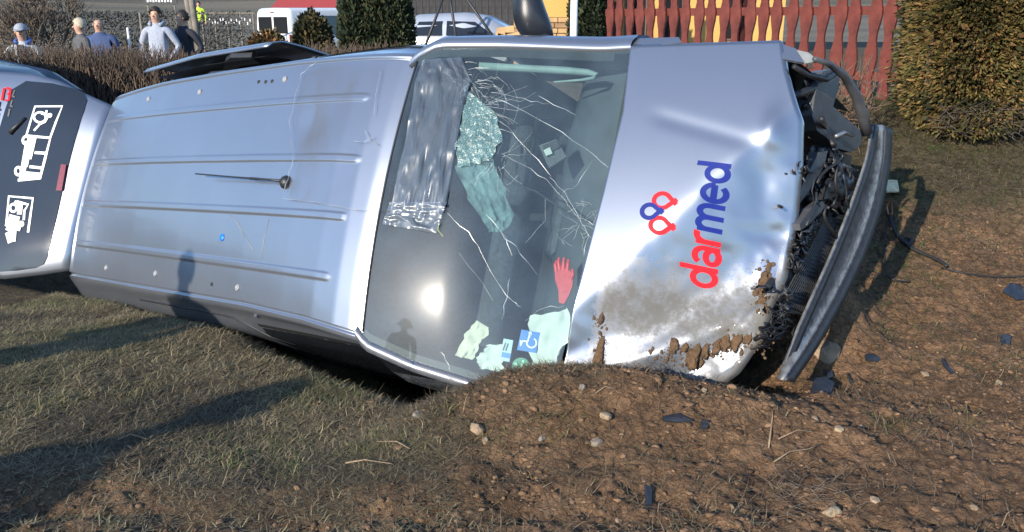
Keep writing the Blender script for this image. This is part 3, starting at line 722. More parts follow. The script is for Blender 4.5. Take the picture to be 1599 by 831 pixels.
# phone cradle, crazed glass, air bag, wire, cracks and a glare streak
ph = empty('phone_cradle', (0, 0, 0)); ph.parent = van
def wplate(px, depth, thick, name, m, parent=van):
    return MB().prism([wpt(u, v, -depth) for u, v in px], WN, thick).build(name, m, parent)
wplate([(838, 222), (866, 212), (882, 240), (854, 258)], .05, .02, 'holder_frame', GREYP, ph)
wplate([(845, 224), (868, 214), (872, 226), (850, 237)], .036, .02, 'holder_jaw', BLACKP, ph)
wplate([(847, 232), (857, 227), (861, 237), (851, 241)], .028, .008, 'holder_pad', mat('pad', (.45, .5, .48), .4), ph)
def crumple(px_quad, nu, nv, depth, amp, name, m, seed, parent=van, sc=9):
    q = np.array(px_quad, float); G = np.zeros((nu, nv, 3))
    for i, u in enumerate(np.linspace(0, 1, nu)):
        for j, v in enumerate(np.linspace(0, 1, nv)):
            L_ = q[:len(q) // 2]; R_ = q[len(q) // 2:]
            k = np.linspace(0, 1, len(L_)); a = np.array([np.interp(u, k, L_[:, 0]), np.interp(u, k, L_[:, 1])]); b = np.array([np.interp(u, k, R_[:, 0]), np.interp(u, k, R_[:, 1])])
            pt = a * (1 - v) + b * v
            d = abs(float(fbm(u * sc, v * sc * .7, 3, seed)) - .5) * 2
            jit = (float(fbm(u * 7, v * 7, 2, seed + 5)) - .5) * 9 * (1 if 0 < v < 1 else 1.4)
            G[i, j] = wpt(pt[0] + jit, pt[1] + jit * .6, -depth + amp * d)
    return mk(name, G.reshape(-1, 3), grid_faces(nu, nv), m, parent, False)
CRAZE = mat('crazed_glass', (.05, .12, .13), .2, 0, .5, 20, .3, 60, col2=(.12, .24, .25))
def craze():
    nt = CRAZE.node_tree; b = nt.nodes['Principled BSDF']; tc = nt.nodes.new('ShaderNodeTexCoord'); vo = nt.nodes.new('ShaderNodeTexVoronoi'); vo.feature = 'DISTANCE_TO_EDGE'; vo.inputs['Scale'].default_value = 95
    nt.links.new(tc.outputs['Object'], vo.inputs['Vector']); rp = nt.nodes.new('ShaderNodeValToRGB'); rp.color_ramp.elements[0].color = (1, 1, 1, 1); rp.color_ramp.elements[1].color = (0, 0, 0, 1); rp.color_ramp.elements[1].position = .07
    nt.links.new(vo.outputs['Distance'], rp.inputs[0]); old = b.inputs['Base Color'].links[0].from_socket; mx = nt.nodes.new('ShaderNodeMixRGB'); mx.inputs[2].default_value = (.34, .48, .48, 1)
    nt.links.new(rp.outputs[0], mx.inputs[0]); nt.links.new(old, mx.inputs[1]); nt.links.new(mx.outputs[0], b.inputs['Base Color'])
craze()
CRAZE.node_tree.nodes['Principled BSDF'].inputs['Alpha'].default_value = .62
BAG = mat('air_bag_cloth', (.14, .24, .25), .6, 0, .35, 14, .8, 28)
BAG.node_tree.nodes['Principled BSDF'].inputs['Alpha'].default_value = .8
crumple([(728, 140), (722, 180), (712, 225), (716, 262), (768, 172), (778, 182), (782, 210), (772, 250)], 34, 26, -.004, .020, 'crazed_glass', CRAZE, 91, sc=14)
crumple([(716, 225), (712, 262), (728, 305), (752, 345), (762, 362), (768, 225), (772, 262), (790, 300), (796, 330), (786, 360)], 30, 20, .03, .05, 'deflated_air_bag', BAG, 95)
MB().tube([wpt(u, v, -.02) for u, v in ((780, 270), (800, 284), (835, 297), (862, 315), (895, 337), (925, 345))], .005, 6).build('loose_wire', RUBBER, van, True)
MB().tube([wpt(u, v, -.02) for u, v in ((684, 345), (682, 358), (690, 368))], .004, 6).build('loose_wire', mat('yellow_wire', (.5, .4, .08), .5), van, True)
CRK = mat('crack_and_glare_edge', (.55, .62, .62), .25, 0, .2, 50)
web = []
rw = random.Random(8)
for (cu, cv_, n_, ln) in ((752, 165, 34, 75), (735, 128, 16, 40), (775, 250, 18, 60), (905, 350, 12, 50)):
    for k in range(n_):
        a_ = rw.uniform(0, 6.28); r0 = rw.uniform(2, 15); l_ = rw.uniform(.3, 1) * ln; pts = []
        for t in np.linspace(0, 1, 4): a2 = a_ + rw.uniform(-.12, .12); pts.append((cu + (r0 + l_ * t) * math.cos(a2), cv_ + (r0 + l_ * t) * math.sin(a2)))
        if all(668 < p_[0] < 950 and 84 < p_[1] < 560 for p_ in pts): web.append(pts)
    for k in range(n_):
        a_ = rw.uniform(0, 6.28); r0 = rw.uniform(.15, .8) * ln; pts = [(cu + r0 * math.cos(a_ + t), cv_ + r0 * math.sin(a_ + t)) for t in (0, .2, .4, .55)]
        if all(668 < p_[0] < 950 and 84 < p_[1] < 560 for p_ in pts): web.append(pts)
for c in web: MB().tube([wpt(u + rw.uniform(-1, 1), v + rw.uniform(-1, 1), .0006) for u, v in c], [.0004, .0003, .0003, .0002], 3, False).build('fine_crack', CRK, van)
cracks = [[(768, 146), (800, 150), (830, 158), (858, 162)], [(765, 150), (800, 165), (860, 195), (915, 232), (950, 262)], [(770, 195), (800, 210), (830, 240), (860, 275)],
          [(785, 240), (830, 264), (862, 290), (890, 322), (910, 352), (918, 368), (912, 400)], [(858, 275), (880, 300), (905, 340), (925, 350), (935, 330)], [(700, 335), (730, 362), (752, 395), (775, 440), (800, 470), (815, 480)],
          [(783, 365), (805, 385), (815, 400), (840, 430)], [(760, 335), (790, 370), (800, 400)], [(795, 435), (790, 465), (783, 500)], [(840, 150), (880, 170), (900, 180)], [(715, 395), (745, 430), (770, 470)],  # third stroke is a reflected glare streak, drawn like a crack
          [(880, 300), (900, 290), (925, 250)], [(850, 310), (850, 345), (820, 380)], [(690, 548), (700, 570), (704, 580)], [(820, 500), (850, 480), (880, 478)]]
for c in cracks:
    dens = []
    for a, b in zip(c[:-1], c[1:]):
        for t in (0, .33, .66): dens.append((a[0] + (b[0] - a[0]) * t + random.uniform(-2, 2), a[1] + (b[1] - a[1]) * t + random.uniform(-2, 2)))
    dens.append(c[-1])
    rr = [random.choice((.0003, .0004, .0005, .0011)) for _ in dens]; rr[-1] = .0002
    MB().tube([wpt(u, v, .0008) for u, v in dens], rr, 4).build('crack_and_glare', CRK, van)

# ------------------------------------------------------------------ loose things behind the windscreen
def inside(px, depth, thick, name, m, label, cat):
    P = [vw(wpt(u, v, -depth)) for u, v in px]; n = VM @ WN
    c = np.mean(P, 0); e = MB().prism([p - c for p in P], n, thick).build(name, m); e.location = c; tag(e, label, cat); return e
GLOVE = mat('red_rubber', (.62, .04, .055), .5, 0, .15, 60)
def chain(pts, rad): return [wpt(u, v, -.02) for u, v in pts], rad
gl = empty('rubber_glove', vw(wpt(880, 440, -.02)))
tag(gl, 'red rubber glove with spread fingers behind the windscreen', 'glove')
gl.matrix_world = Matrix.Translation(Vector(vw(wpt(880, 440, -.02))))
def wl_(u, v, d): return vw(wpt(u, v, -d)) - np.array(gl.location)
gm = MB(); palm = [(865, 418), (866, 436), (871, 452), (872, 472), (880, 474), (887, 462), (893, 446), (894, 428), (888, 420), (876, 415)]
gm.prism([wl_(u, v, .014) for u, v in palm], VM @ WN, .016)
for f_ in ([(868, 424), (866, 412), (868, 406)], [(873, 420), (871, 408), (872, 401)], [(879, 420), (879, 409), (880, 401)], [(885, 423), (886, 411), (887, 404)], [(890, 436), (894, 428), (893, 419)]):
    gm.tube([wl_(u, v, .02) for u, v in f_], [.010, .009, .006], 8)
o = gm.build('glove_skin', GLOVE, gl)
PAPER = mat('paper', (.62, .66, .62), .8, 0, .08, 15); PAPERY = mat('cream_paper', (.60, .58, .47), .8, 0, .1, 15)
def paper(px, nu, depth, amp, name, m, label, seed):
    o = crumple(px, nu, nu, depth, amp, name, m, seed, None, 4)
    me = o.data; co = np.zeros(len(me.vertices) * 3, np.float32); me.vertices.foreach_get('co', co); w_ = vw(co.reshape(-1, 3)); c = w_.mean(0)
    me.vertices.foreach_set('co', (w_ - c).astype(np.float32).ravel()); o.location = c; me.update()
    tag(o, label, 'paper'); return o
paper([(826, 492), (820, 540), (838, 582), (888, 482), (886, 520), (868, 576)], 14, .03, .03, 'paper_sheet', PAPER, 'pale green crumpled paper beside the blue parking card', 71)
paper([(740, 498), (722, 525), (708, 555), (766, 514), (748, 536), (735, 562)], 12, .04, .03, 'paper_sheet', PAPERY, 'cream folded paper lying left of the small sticker', 73)
paper([(752, 538), (740, 560), (745, 575), (790, 535), (785, 560), (780, 580)], 12, .05, .04, 'tissue', PAPER, 'white crumpled tissue under the cream folded paper', 75)
card = inside([(813, 514), (842, 519), (836, 551), (806, 546)], .018, .004, 'parking_card', mat('card_blue', (.015, .17, .58), .4, 0, .03), 'blue disabled parking card with white wheelchair symbol', 'card')
def cardstroke(px, w):
    c = np.array(card.location); k = 0
    V, F = stroke_mesh([[((u), (v)) for u, v in s_] for s_ in px], w, lambda p, k: vw(wpt(p[0], p[1], -.016 + .0004 * k)) - c)
    mk('wheelchair_symbol', V, F, WHITE, card)
cardstroke([pxarc(829, 535, 7.5, 7.5, -60, 200), [(826, 522), (823, 533), (815, 532), (813, 537)], pxarc(827, 520, 1.3, 1.3), [(812, 531), (812, 540)]], 2.4)
disc = inside(pxarc(812, 571, 14, 13, 0, 340, 18), .02, .004, 'green_disc', mat('green_disc', (.01, .22, .10), .4, 0, .1), 'round green sticker at the bottom of the windscreen', 'sticker')
dc = np.array(disc.location)
V, F = stroke_mesh([[(816, 562), (812, 580)], [(803, 566), (808, 576)]], 4, lambda p, k: vw(wpt(p[0], p[1], -.017 + .0004 * k)) - dc); mk('disc_print', V, F, mat('mint', (.3, .62, .5), .5), disc)
st = inside([(785, 528), (800, 531), (794, 565), (778, 562)], .02, .003, 'vignette_sticker', mat('sticker_pale', (.42, .58, .66), .4, 0, .05), 'small pale vignette sticker left of the blue card', 'sticker')
sc_ = np.array(st.location)
V, F = stroke_mesh([[(782, 553), (796, 556)]], 8, lambda p, k: vw(wpt(p[0], p[1], -.017)) - sc_); mk('sticker_band', V, F, mat('sticker_blue', (.03, .2, .55), .4), st)
V, F = stroke_mesh([[(788, 535), (784, 547)], [(792, 536), (788, 548)]], 1.6, lambda p, k: vw(wpt(p[0], p[1], -.0165)) - sc_); mk('sticker_print', V, F, GREYP, st)

# ------------------------------------------------------------------ crushed front of the van
fr = empty('front_end', (0, 0, 0)); fr.parent = van
plate([(1215, 95), (1235, 105), (1262, 215), (1285, 225), (1240, 330), (1205, 470), (1190, 500), (1215, 300), (1235, 185)], X=4.66, thick=.04, name='inner_panel', m=mat('engine_bay_dark', (.018, .020, .026), .5, 0, .3, 20, .3, 50), parent=fr)
plate([(1284, 112), (1297, 108), (1312, 116), (1309, 140), (1301, 166), (1322, 186), (1346, 206), (1345, 226), (1330, 238), (1308, 232), (1292, 216), (1276, 204), (1268, 180), (1274, 142)], X=4.80, thick=.08, name='headlamp_housing', m=GREYP, parent=fr)
def ftube(px, X, r, name, m, n=8):
    Xs = X if isinstance(X, (list, tuple)) else [X] * len(px)
    return MB().tube([onplane(u, v, (x, 0, 0), (1, 0, 0)) for (u, v), x in zip(px, Xs)], r, n).build(name, m, fr, True)
ftube([(1272, 92), (1295, 100), (1318, 118), (1336, 148), (1348, 182), (1354, 208)], 4.90, [.012, .014, .02, .026, .03, .03], 'wing_liner_edge', GREYP)
ftube([(1240, 104), (1262, 118), (1290, 125), (1312, 112)], 4.82, .012, 'cross_brace', BLACKP)
ftube([(1238, 150), (1262, 142), (1285, 128)], 4.78, .02, 'cross_brace', BLACKP)
ftube([(1305, 213), (1318, 207), (1332, 212)], 4.86, .010, 'bright_clip', STEEL)
for px, X, th, nm, m in (
    ([(1279, 238), (1292, 236), (1288, 258), (1262, 300), (1246, 322), (1240, 318), (1252, 290)], 4.86, .05, 'radiator_beam', GREYP),
    ([(1284, 314), (1290, 322), (1262, 352), (1250, 360), (1249, 350), (1266, 326)], 4.90, .04, 'beam_end', GREYP),
    ([(1302, 278), (1318, 296), (1310, 306), (1286, 312), (1292, 292)], 4.88, .03, 'torn_bracket', BLACKP),
    ([(1262, 300), (1280, 270), (1306, 255), (1320, 262), (1296, 282), (1274, 312)], 4.82, .04, 'fan_shroud', BLACKP),
    ([(1300, 238), (1330, 242), (1328, 262), (1312, 274), (1294, 262)], 4.80, .05, 'washer_tank', BLACKP),
    ([(1235, 335), (1250, 360), (1225, 420), (1204, 440), (1196, 470), (1212, 400)], 4.80, .04, 'grille_frame', BLACKP)):
    plate(px, X=X, thick=th, name=nm, m=m, parent=fr)
random.seed(3)
for k in range(22):
    u = random.uniform(1262, 1330); v = random.uniform(225, 330) if k % 2 else random.uniform(330, 560); 
    if v > 330: u = 1265 - (v - 330) * .40 + random.uniform(-25, 25)
    pts = [(u, v)]; ang = random.uniform(0, 6.28)
    for _ in range(3): ang += random.uniform(-.8, .8); l_ = random.uniform(8, 20); pts.append((pts[-1][0] + l_ * math.cos(ang), pts[-1][1] + l_ * math.sin(ang)))
    ftube(pts, [4.76 + random.uniform(-.03, .12) for _ in pts], random.choice((.004, .007, .011, .016)), 'hose', random.choice((BLACKP, RUBBER)))
def rag(px, X, amp, name, m, seed, n=14):    # bent and torn sheet
    a, b, c, d = [np.array(q, float) for q in px]; G = np.zeros((n, n, 3))
    for i_, u in enumerate(np.linspace(0, 1, n)):
        for j_, v in enumerate(np.linspace(0, 1, n)):
            q = (a * (1 - u) + b * u) * (1 - v) + (d * (1 - u) + c * u) * v
            w_ = (float(fbm(u * 4 + seed, v * 4, 3, seed)) - .5); e_ = (float(fbm(u * 6, v * 6 + seed, 2, seed + 9)) - .5) * 14 * (1 if 0 < i_ < n - 1 and 0 < j_ < n - 1 else 1.6)
            G[i_, j_] = onplane(q[0] + e_, q[1] + e_ * .7, (X + amp * 2 * w_, 0, 0), (1, 0, 0))
    o = mk(name, G.reshape(-1, 3), grid_faces(n, n), m, fr, False); sl = o.modifiers.new('t', 'SOLIDIFY'); sl.thickness = .004; return o
for k, (q, X, m_, nm) in enumerate((([(1262, 225), (1300, 235), (1282, 300), (1248, 290)], 4.80, BLACKP, 'torn_liner'), ([(1298, 250), (1335, 262), (1322, 310), (1290, 300)], 4.86, GREYP, 'torn_liner'),
        ([(1250, 300), (1290, 305), (1262, 372), (1228, 365)], 4.82, BLACKP, 'torn_grille_trim'), ([(1222, 400), (1246, 396), (1214, 480), (1190, 486)], 4.80, BLACKP, 'torn_grille_trim'),
        ([(1192, 500), (1232, 498), (1222, 530), (1190, 540)], 4.84, BLACKP, 'torn_bumper_skin'), ([(1262, 120), (1286, 118), (1275, 190), (1252, 175)], 4.76, BLACKP, 'torn_liner'))):
    rag(q, X, .05, nm, m_, 300 + k * 3)
rg = random.Random(17)
for k in range(16):
    v = rg.uniform(225, 470); u = (1288 + rg.uniform(-28, 34)) if v < 330 else 1288 - (v - 330) * .42 + rg.uniform(-22, 8); a_ = rg.uniform(1.7, 2.3); l_ = rg.uniform(22, 46); w_ = rg.uniform(8, 20)
    dx, dy = math.cos(a_) * l_, math.sin(a_) * l_; ex, ey = -math.sin(a_) * w_, math.cos(a_) * w_
    rag([(u, v), (u + ex, v + ey), (u + ex + dx, v + ey + dy), (u + dx, v + dy)], rg.uniform(4.76, 4.88), .06, 'torn_liner', rg.choice((BLACKP, BLACKP, GREYP)), 400 + k * 3, 9)
random.seed(33)
for k in range(16):
    u = random.uniform(1200, 1240); v = random.uniform(486, 530); pts = [(u, v)]; ang = random.uniform(0, 6.28)
    for _ in range(5): ang += random.uniform(-1.2, 1.2); pts.append((pts[-1][0] + 7 * math.cos(ang), pts[-1][1] + 7 * math.sin(ang)))
    ftube(pts, 4.87, .0035, 'wire', RUBBER, 5)
for k in range(6):
    u = random.uniform(1262, 1330); v = random.uniform(215, 330); pts = [(u, v)]; ang = random.uniform(1.2, 2.4)
    for _ in range(4): ang += random.uniform(-.5, .5); pts.append((pts[-1][0] + 14 * math.cos(ang), pts[-1][1] + 14 * math.sin(ang)))
    ftube(pts, 4.90, random.choice((.003, .005, .008)), 'wire', random.choice((RUBBER, BLACKP, BLACKP)), 5)
# grille mesh: slats both ways, one piece
gmb = MB(); q0, q1, q2, q3 = np.array((1292, 338)), np.array((1318, 345)), np.array((1250, 492)), np.array((1216, 478))
for t in np.linspace(0, 1, 26):
    a = q0 + (q3 - q0) * t; b = q1 + (q2 - q1) * t
    gmb.tube([onplane(*a, (4.84, 0, 0), (1, 0, 0)), onplane(*b, (4.86, 0, 0), (1, 0, 0))], .0028, 4, False)
for t in np.linspace(0, 1, 12):
    a = q0 + (q1 - q0) * t; b = q3 + (q2 - q3) * t
    gmb.tube([onplane(*a, (4.85, 0, 0), (1, 0, 0)), onplane(*b, (4.85, 0, 0), (1, 0, 0))], .0028, 4, False)
gr_ = gmb.build('grille_mesh', GREYP, fr); gr_['kind'] = 'stuff'

# bumper torn off at the low end, a shallow channel
bp_o = [(1378, 195), (1376, 250), (1362, 318), (1336, 392), (1300, 465), (1262, 532), (1220, 592)]
bp_i = [(1361, 194), (1352, 250), (1326, 325), (1296, 400), (1264, 470), (1235, 535), (1213, 590)]
k_ = np.linspace(0, 1, 7); tt = np.linspace(0, 1, 40)
def pxc(c, t): c = np.array(c, float); return np.array([np.interp(t, k_, c[:, 0]), np.interp(t, k_, c[:, 1])])
po = [pxc(bp_o, t) for t in tt]; pi_ = [pxc(bp_i, t) for t in tt]
for _ in range(4):
    for L_ in (po, pi_):
        for i in range(1, 39): L_[i] = (L_[i - 1] + 2 * L_[i] + L_[i + 1]) / 4
G = []
for a, b in zip(po, pi_):
    pa = vw(onplane(*a, (4.93, 0, 0), (1, 0, 0))); pb_ = vw(onplane(*b, (4.90, 0, 0), (1, 0, 0)))
    w_ = pb_ - pa; back = VM @ np.array([.35, 0, -.94])
    G.append([pb_ + back * .05, pb_ + back * .012, pb_, pa - w_ * -.06, pa, pa + back * .02, pa + back * .04 - w_ * .05, pa + back * .08])
G = np.array(G); bc = G.reshape(-1, 3).mean(0); bc[2] = G[..., 2].min()
bum = empty('front_bumper', bc); tag(bum, 'long curved black bumper strip torn from the nose of the wrecked van', 'bumper')
mk('bumper_face', (G[:, 1:6] - bc).reshape(-1, 3), grid_faces(40, 5), mat('scuffed_bumper', (.10, .10, .103), .36, .2, .5, 22, .25, 60, col2=(.26, .26, .26)), bum, True)
mk('bumper_lip', (G[:, 5:] - bc + np.array([.001, 0, -.001])).reshape(-1, 3), grid_faces(40, 3), BLACKP, bum, True)
mk('bumper_flange', (G[:, :2] - bc + np.array([-.001, 0, -.001])).reshape(-1, 3), grid_faces(40, 2), BLACKP, bum, True)
for o in list(bum.children):
    s_ = o.modifiers.new('t', 'SOLIDIFY'); s_.thickness = .006

# ------------------------------------------------------------------ clear film over roof and glass
def top_surface(u, v):
    a = onroof(u, v); b = wpt(u, v)
    return (a, np.array([0, 0, 1.])) if a[0] < 3.15 else (b, WN)
FILM = glass_mat('clear_film', (.992, .994, .996), 1.16, .004, (.7, .78, .88), .25, .10)
FILM2 = glass_mat('crinkled_film', (.90, .93, .96), 1.8, .06, (.62, .72, .85), .35, .14)  # sky's blue reflection on the film is put into its diffuse colour
def film(left, right, nu, nv, name, label, seed, amp, base=.012, fm=None, fq=1.0):
    Lc = np.array(left, float); Rc = np.array(right, float); P = np.zeros((nu, nv, 3))
    for i, s_ in enumerate(np.linspace(0, 1, nu)):
        kl = np.linspace(0, 1, len(Lc)); kr = np.linspace(0, 1, len(Rc))
        a = np.array([np.interp(s_, kl, Lc[:, 0]), np.interp(s_, kl, Lc[:, 1])]); b = np.array([np.interp(s_, kr, Rc[:, 0]), np.interp(s_, kr, Rc[:, 1])])
        for j, t in enumerate(np.linspace(0, 1, nv)):
            q = a * (1 - t) + b * t; p, n = top_surface(q[0], q[1])
            e = np.abs(fbm(s_ * 3.2 * fq + 3, t * 4.2 * fq, 2, seed) - .5) * 2 + .25 * np.abs(fbm((s_ * 7 + t * 5) * fq, (t * 9 - s_ * 4) * fq, 2, seed + 3) - .5)
            P[i, j] = p + n * (base + amp * (.9 - e))
    W_ = vw(P.reshape(-1, 3)); c = W_.mean(0)
    o = mk(name, W_ - c, grid_faces(nu, nv), fm or FILM, None, True); o.location = c
    tag(o, label, 'plastic sheet', 'clear sheets taped over the wreck'); return o
film([(500, 98), (470, 118), (455, 190), (462, 250), (445, 312)], [(653, 100), (645, 150), (625, 240), (608, 318), (604, 330)], 70, 70, 'plastic_sheet', 'large clear plastic sheet stretched over the front of the van roof', 101, .012)
film([(660, 96), (650, 130), (640, 190), (626, 260), (610, 335)], [(722, 92), (736, 128), (722, 180), (708, 260), (694, 332)], 90, 50, 'plastic_sheet', 'crinkled clear plastic sheet over the broken top of the windscreen', 107, .020, .008, FILM2, 1.6)
film([(612, 318), (606, 335), (600, 352)], [(700, 318), (692, 340), (684, 366)], 30, 44, 'plastic_sheet', 'small lower flap of clear plastic sheet hanging on the windscreen', 111, .014, .020, FILM2, 1.2)
fo = bpy.data.objects['plastic_sheet']
FOLD = glass_mat('film_fold', (.75, .80, .86), 2.2, .22, (.80, .86, .95), .4, .18)
for pts in ([(500, 98), (476, 118), (458, 190), (464, 250), (446, 312)], [(446, 312), (500, 318), (560, 330), (606, 332)], [(575, 205), (582, 222), (600, 230)], [(600, 110), (592, 150), (588, 190)], [(590, 215), (575, 225), (552, 222)]):
    Q = []
    for a, b in zip(pts[:-1], pts[1:]):
        for t in np.linspace(0, 1, 7)[:-1]:
            u, v = a[0] + (b[0] - a[0]) * t, a[1] + (b[1] - a[1]) * t; p_, n_ = top_surface(u, v); Q.append(vw(p_ + n_ * (.024 + .004 * math.sin(u * .4 + v))) - np.array(fo.location))
    MB().tube(Q, [.0005 + .0014 * abs(math.sin(i * .9)) for i in range(len(Q))], 6).build('fold', FOLD, fo, True)

# ------------------------------------------------------------------ vectorised plant pieces
def twigs(A, B, r0, r1):                     # many tapered three-sided sticks
    A = np.asarray(A, float); B = np.asarray(B, float); n = len(A); d = B - A; d = d / (np.linalg.norm(d, axis=1, keepdims=True) + 1e-9)
    ref = np.where(np.abs(d[:, 2:3]) > .9, np.array([[1., 0, 0]]), np.array([[0, 0, 1.]])); u = np.cross(d, ref); u /= np.linalg.norm(u, axis=1, keepdims=True); w = np.cross(d, u)
    r0 = np.broadcast_to(r0, n)[:, None]; r1 = np.broadcast_to(r1, n)[:, None]; V = []
    for P, r in ((A, r0), (B, r1)):
        for k in range(3):
            a = 2 * math.pi * k / 3; V.append(P + (u * math.cos(a) + w * math.sin(a)) * r)
    V = np.stack(V, 1).reshape(-1, 3); b = (np.arange(n) * 6)[:, None]
    F = np.concatenate([b + np.array([[k, (k + 1) % 3, 3 + (k + 1) % 3, 3 + k]]) for k in range(3)], 0)
    return V, F
def leaves(C, D, Ln, Wd, up=None):           # many pointed leaf blades, two triangles each
    n = len(C); D = D / (np.linalg.norm(D, axis=1, keepdims=True) + 1e-9)
    q = RNG.normal(size=(n, 3)); u = np.cross(D, q); u /= (np.linalg.norm(u, axis=1, keepdims=True) + 1e-9)
    Ln = np.broadcast_to(Ln, n)[:, None]; Wd = np.broadcast_to(Wd, n)[:, None]
    V = np.stack([C, C + D * Ln * .5 + u * Wd, C + D * Ln, C + D * Ln * .5 - u * Wd], 1).reshape(-1, 3)
    F = (np.arange(n) * 4)[:, None] + np.array([[0, 1, 2, 3]]); return V, F
def hat(px, py, Y): return at(px, py, Y)
WOODY = mat('twig_bark', (.115, .092, .072), .9, 0, .35, 30, attr=True)
LEAF = mat('foliage', (1, 1, 1), .75, 0, .12, 9, attr=True, spec=.25)

# ------------------------------------------------------------------ turf, straw and soil crumbs
def scatter(n, x0, x1, y0, y1, dens):
    x = RNG.uniform(x0, x1, n); y = RNG.uniform(y0, y1, n); k = RNG.random(n) < dens(x, y); return x[k], y[k]
def inview(x, y, z, m=60):
    dy = y * math.cos(PITCH) - (z - CAMZ) * math.sin(PITCH); uu = y * math.sin(PITCH) + (z - CAMZ) * math.cos(PITCH)
    px = CX + FPX * x / dy; py = CY - FPX * uu / dy
    return (px > -m) & (px < 1599 + m) & (py < 831 + m) & (py > -m)
def blades(n, box, dens, lmin, lmax, wid, lay, palette, name, label, seed):
    x, y = scatter(n, *box, dens); z = height(x, y); k = inview(x, y, z, 150); x, y, z = x[k], y[k], z[k]
    m_ = len(x); az = RNG.uniform(0, 2 * math.pi, m_); el = np.abs(RNG.normal(lay, .28, m_)); el = np.clip(el, .02, 1.4)
    L_ = RNG.uniform(lmin, lmax, m_); d = np.stack([np.cos(az) * np.cos(el), np.sin(az) * np.cos(el), np.sin(el)], -1)
    side_ = np.stack([-np.sin(az), np.cos(az), np.zeros(m_)], -1); W = wid * RNG.uniform(.6, 1.3, m_)[:, None]
    P0 = np.stack([x, y, z - .003], -1); P1 = P0 + d * L_[:, None] * .55; d2 = d.copy(); d2[:, 2] -= RNG.uniform(.1, .7, m_); d2[:, :2] += RNG.normal(0, .25, (m_, 2))
    P2 = P1 + d2 * L_[:, None] * .5; P2[:, 2] = np.maximum(P2[:, 2], z + .002)
    V = np.stack([P0 - side_ * W, P0 + side_ * W, P1 + side_ * W * .8, P1 - side_ * W * .8, P2], 1).reshape(-1, 3)
    b = (np.arange(m_) * 5)[:, None]; F = np.concatenate([b + np.array([[0, 1, 2]]), b + np.array([[0, 2, 3]]), b + np.array([[3, 2, 4]])], 0)
    pal = np.array(palette); gsel = fbm(x * 2.2, y * 2.2, 3, seed); idx = np.clip((gsel * 1.9 - .45 + RNG.normal(0, .22, m_)) * len(pal), 0, len(pal) - 1).astype(int)
    c = pal[idx] * RNG.uniform(.65, 1.3, (m_, 1)); o = mk(name, V, F, LEAF, None, False, np.repeat(c, 5, 0)); tag(o, label, kind='stuff'); return o
STRAW = [tuple(1.35 * q for q in c) for c in [(.07, .058, .038), (.11, .088, .055), (.16, .13, .075), (.21, .17, .095), (.13, .105, .06), (.15, .12, .07), (.095, .092, .042)]]
turfd = lambda x, y: np.clip(1.0 - .93 * mud(x, y), 0, 1) * (.35 + .9 * sstep(.35, .6, fbm(x * 1.6, y * 1.6, 3, 41)))
blades(400000, (-3.4, 1.2, 2.2, 6.4), turfd, .022, .07, .0016, .12, STRAW, 'matted_grass', 'matted dry grass between the viewer and the wreck', 5)
bankd = lambda x, y: np.clip(1.0 - .85 * mud(x, y), 0, 1) * (.4 + .8 * fbm(x * 2, y * 2, 3, 43))
GREENER = [(.075, .06, .036), (.11, .085, .045), (.15, .115, .055), (.10, .10, .035), (.075, .105, .03), (.06, .11, .028)]
blades(170000, (1.2, 4.8, 3.6, 8.2), bankd, .03, .085, .0018, .25, GREENER, 'bank_grass', 'short mixed grass on the bank below the fence', 8)
tufts = np.array([gp(*q)[:2] for q in ((165, 612), (200, 622), (230, 605), (345, 715), (360, 725), (330, 690), (590, 690), (640, 700), (560, 710), (700, 640), (770, 680), (1460, 436), (1500, 662), (1395, 668), (905, 645), (450, 735), (860, 660), (60, 640), (110, 625), (1380, 520))])
def tuftd(x, y): return sum(np.exp(-(((x - t[0]) / .075) ** 2 + ((y - t[1]) / .07) ** 2)) for t in tufts)
blades(90000, (-3.0, 3.4, 2.2, 5.6), tuftd, .04, .09, .0018, .38, [(.17, .145, .06), (.19, .16, .07), (.13, .125, .045), (.10, .115, .035), (.08, .11, .03)], 'grass_tufts', 'greener tufts of grass standing out of the turf', 9)
mudd = lambda x, y: .45 * mud(x, y) * sstep(.42, .62, fbm(x * 2.6, y * 2.6, 3, 45)) + .8 * np.exp(-(((x + .05) / .65) ** 2 + ((y - 3.35) / .25) ** 2))
blades(110000, (-2.4, 3.2, 2.2, 5.6), mudd, .03, .12, .0012, .12, [(.10, .068, .042), (.15, .105, .065), (.22, .16, .10), (.125, .09, .053)], 'root_litter', 'roots and dead stalks churned into the soil', 12)
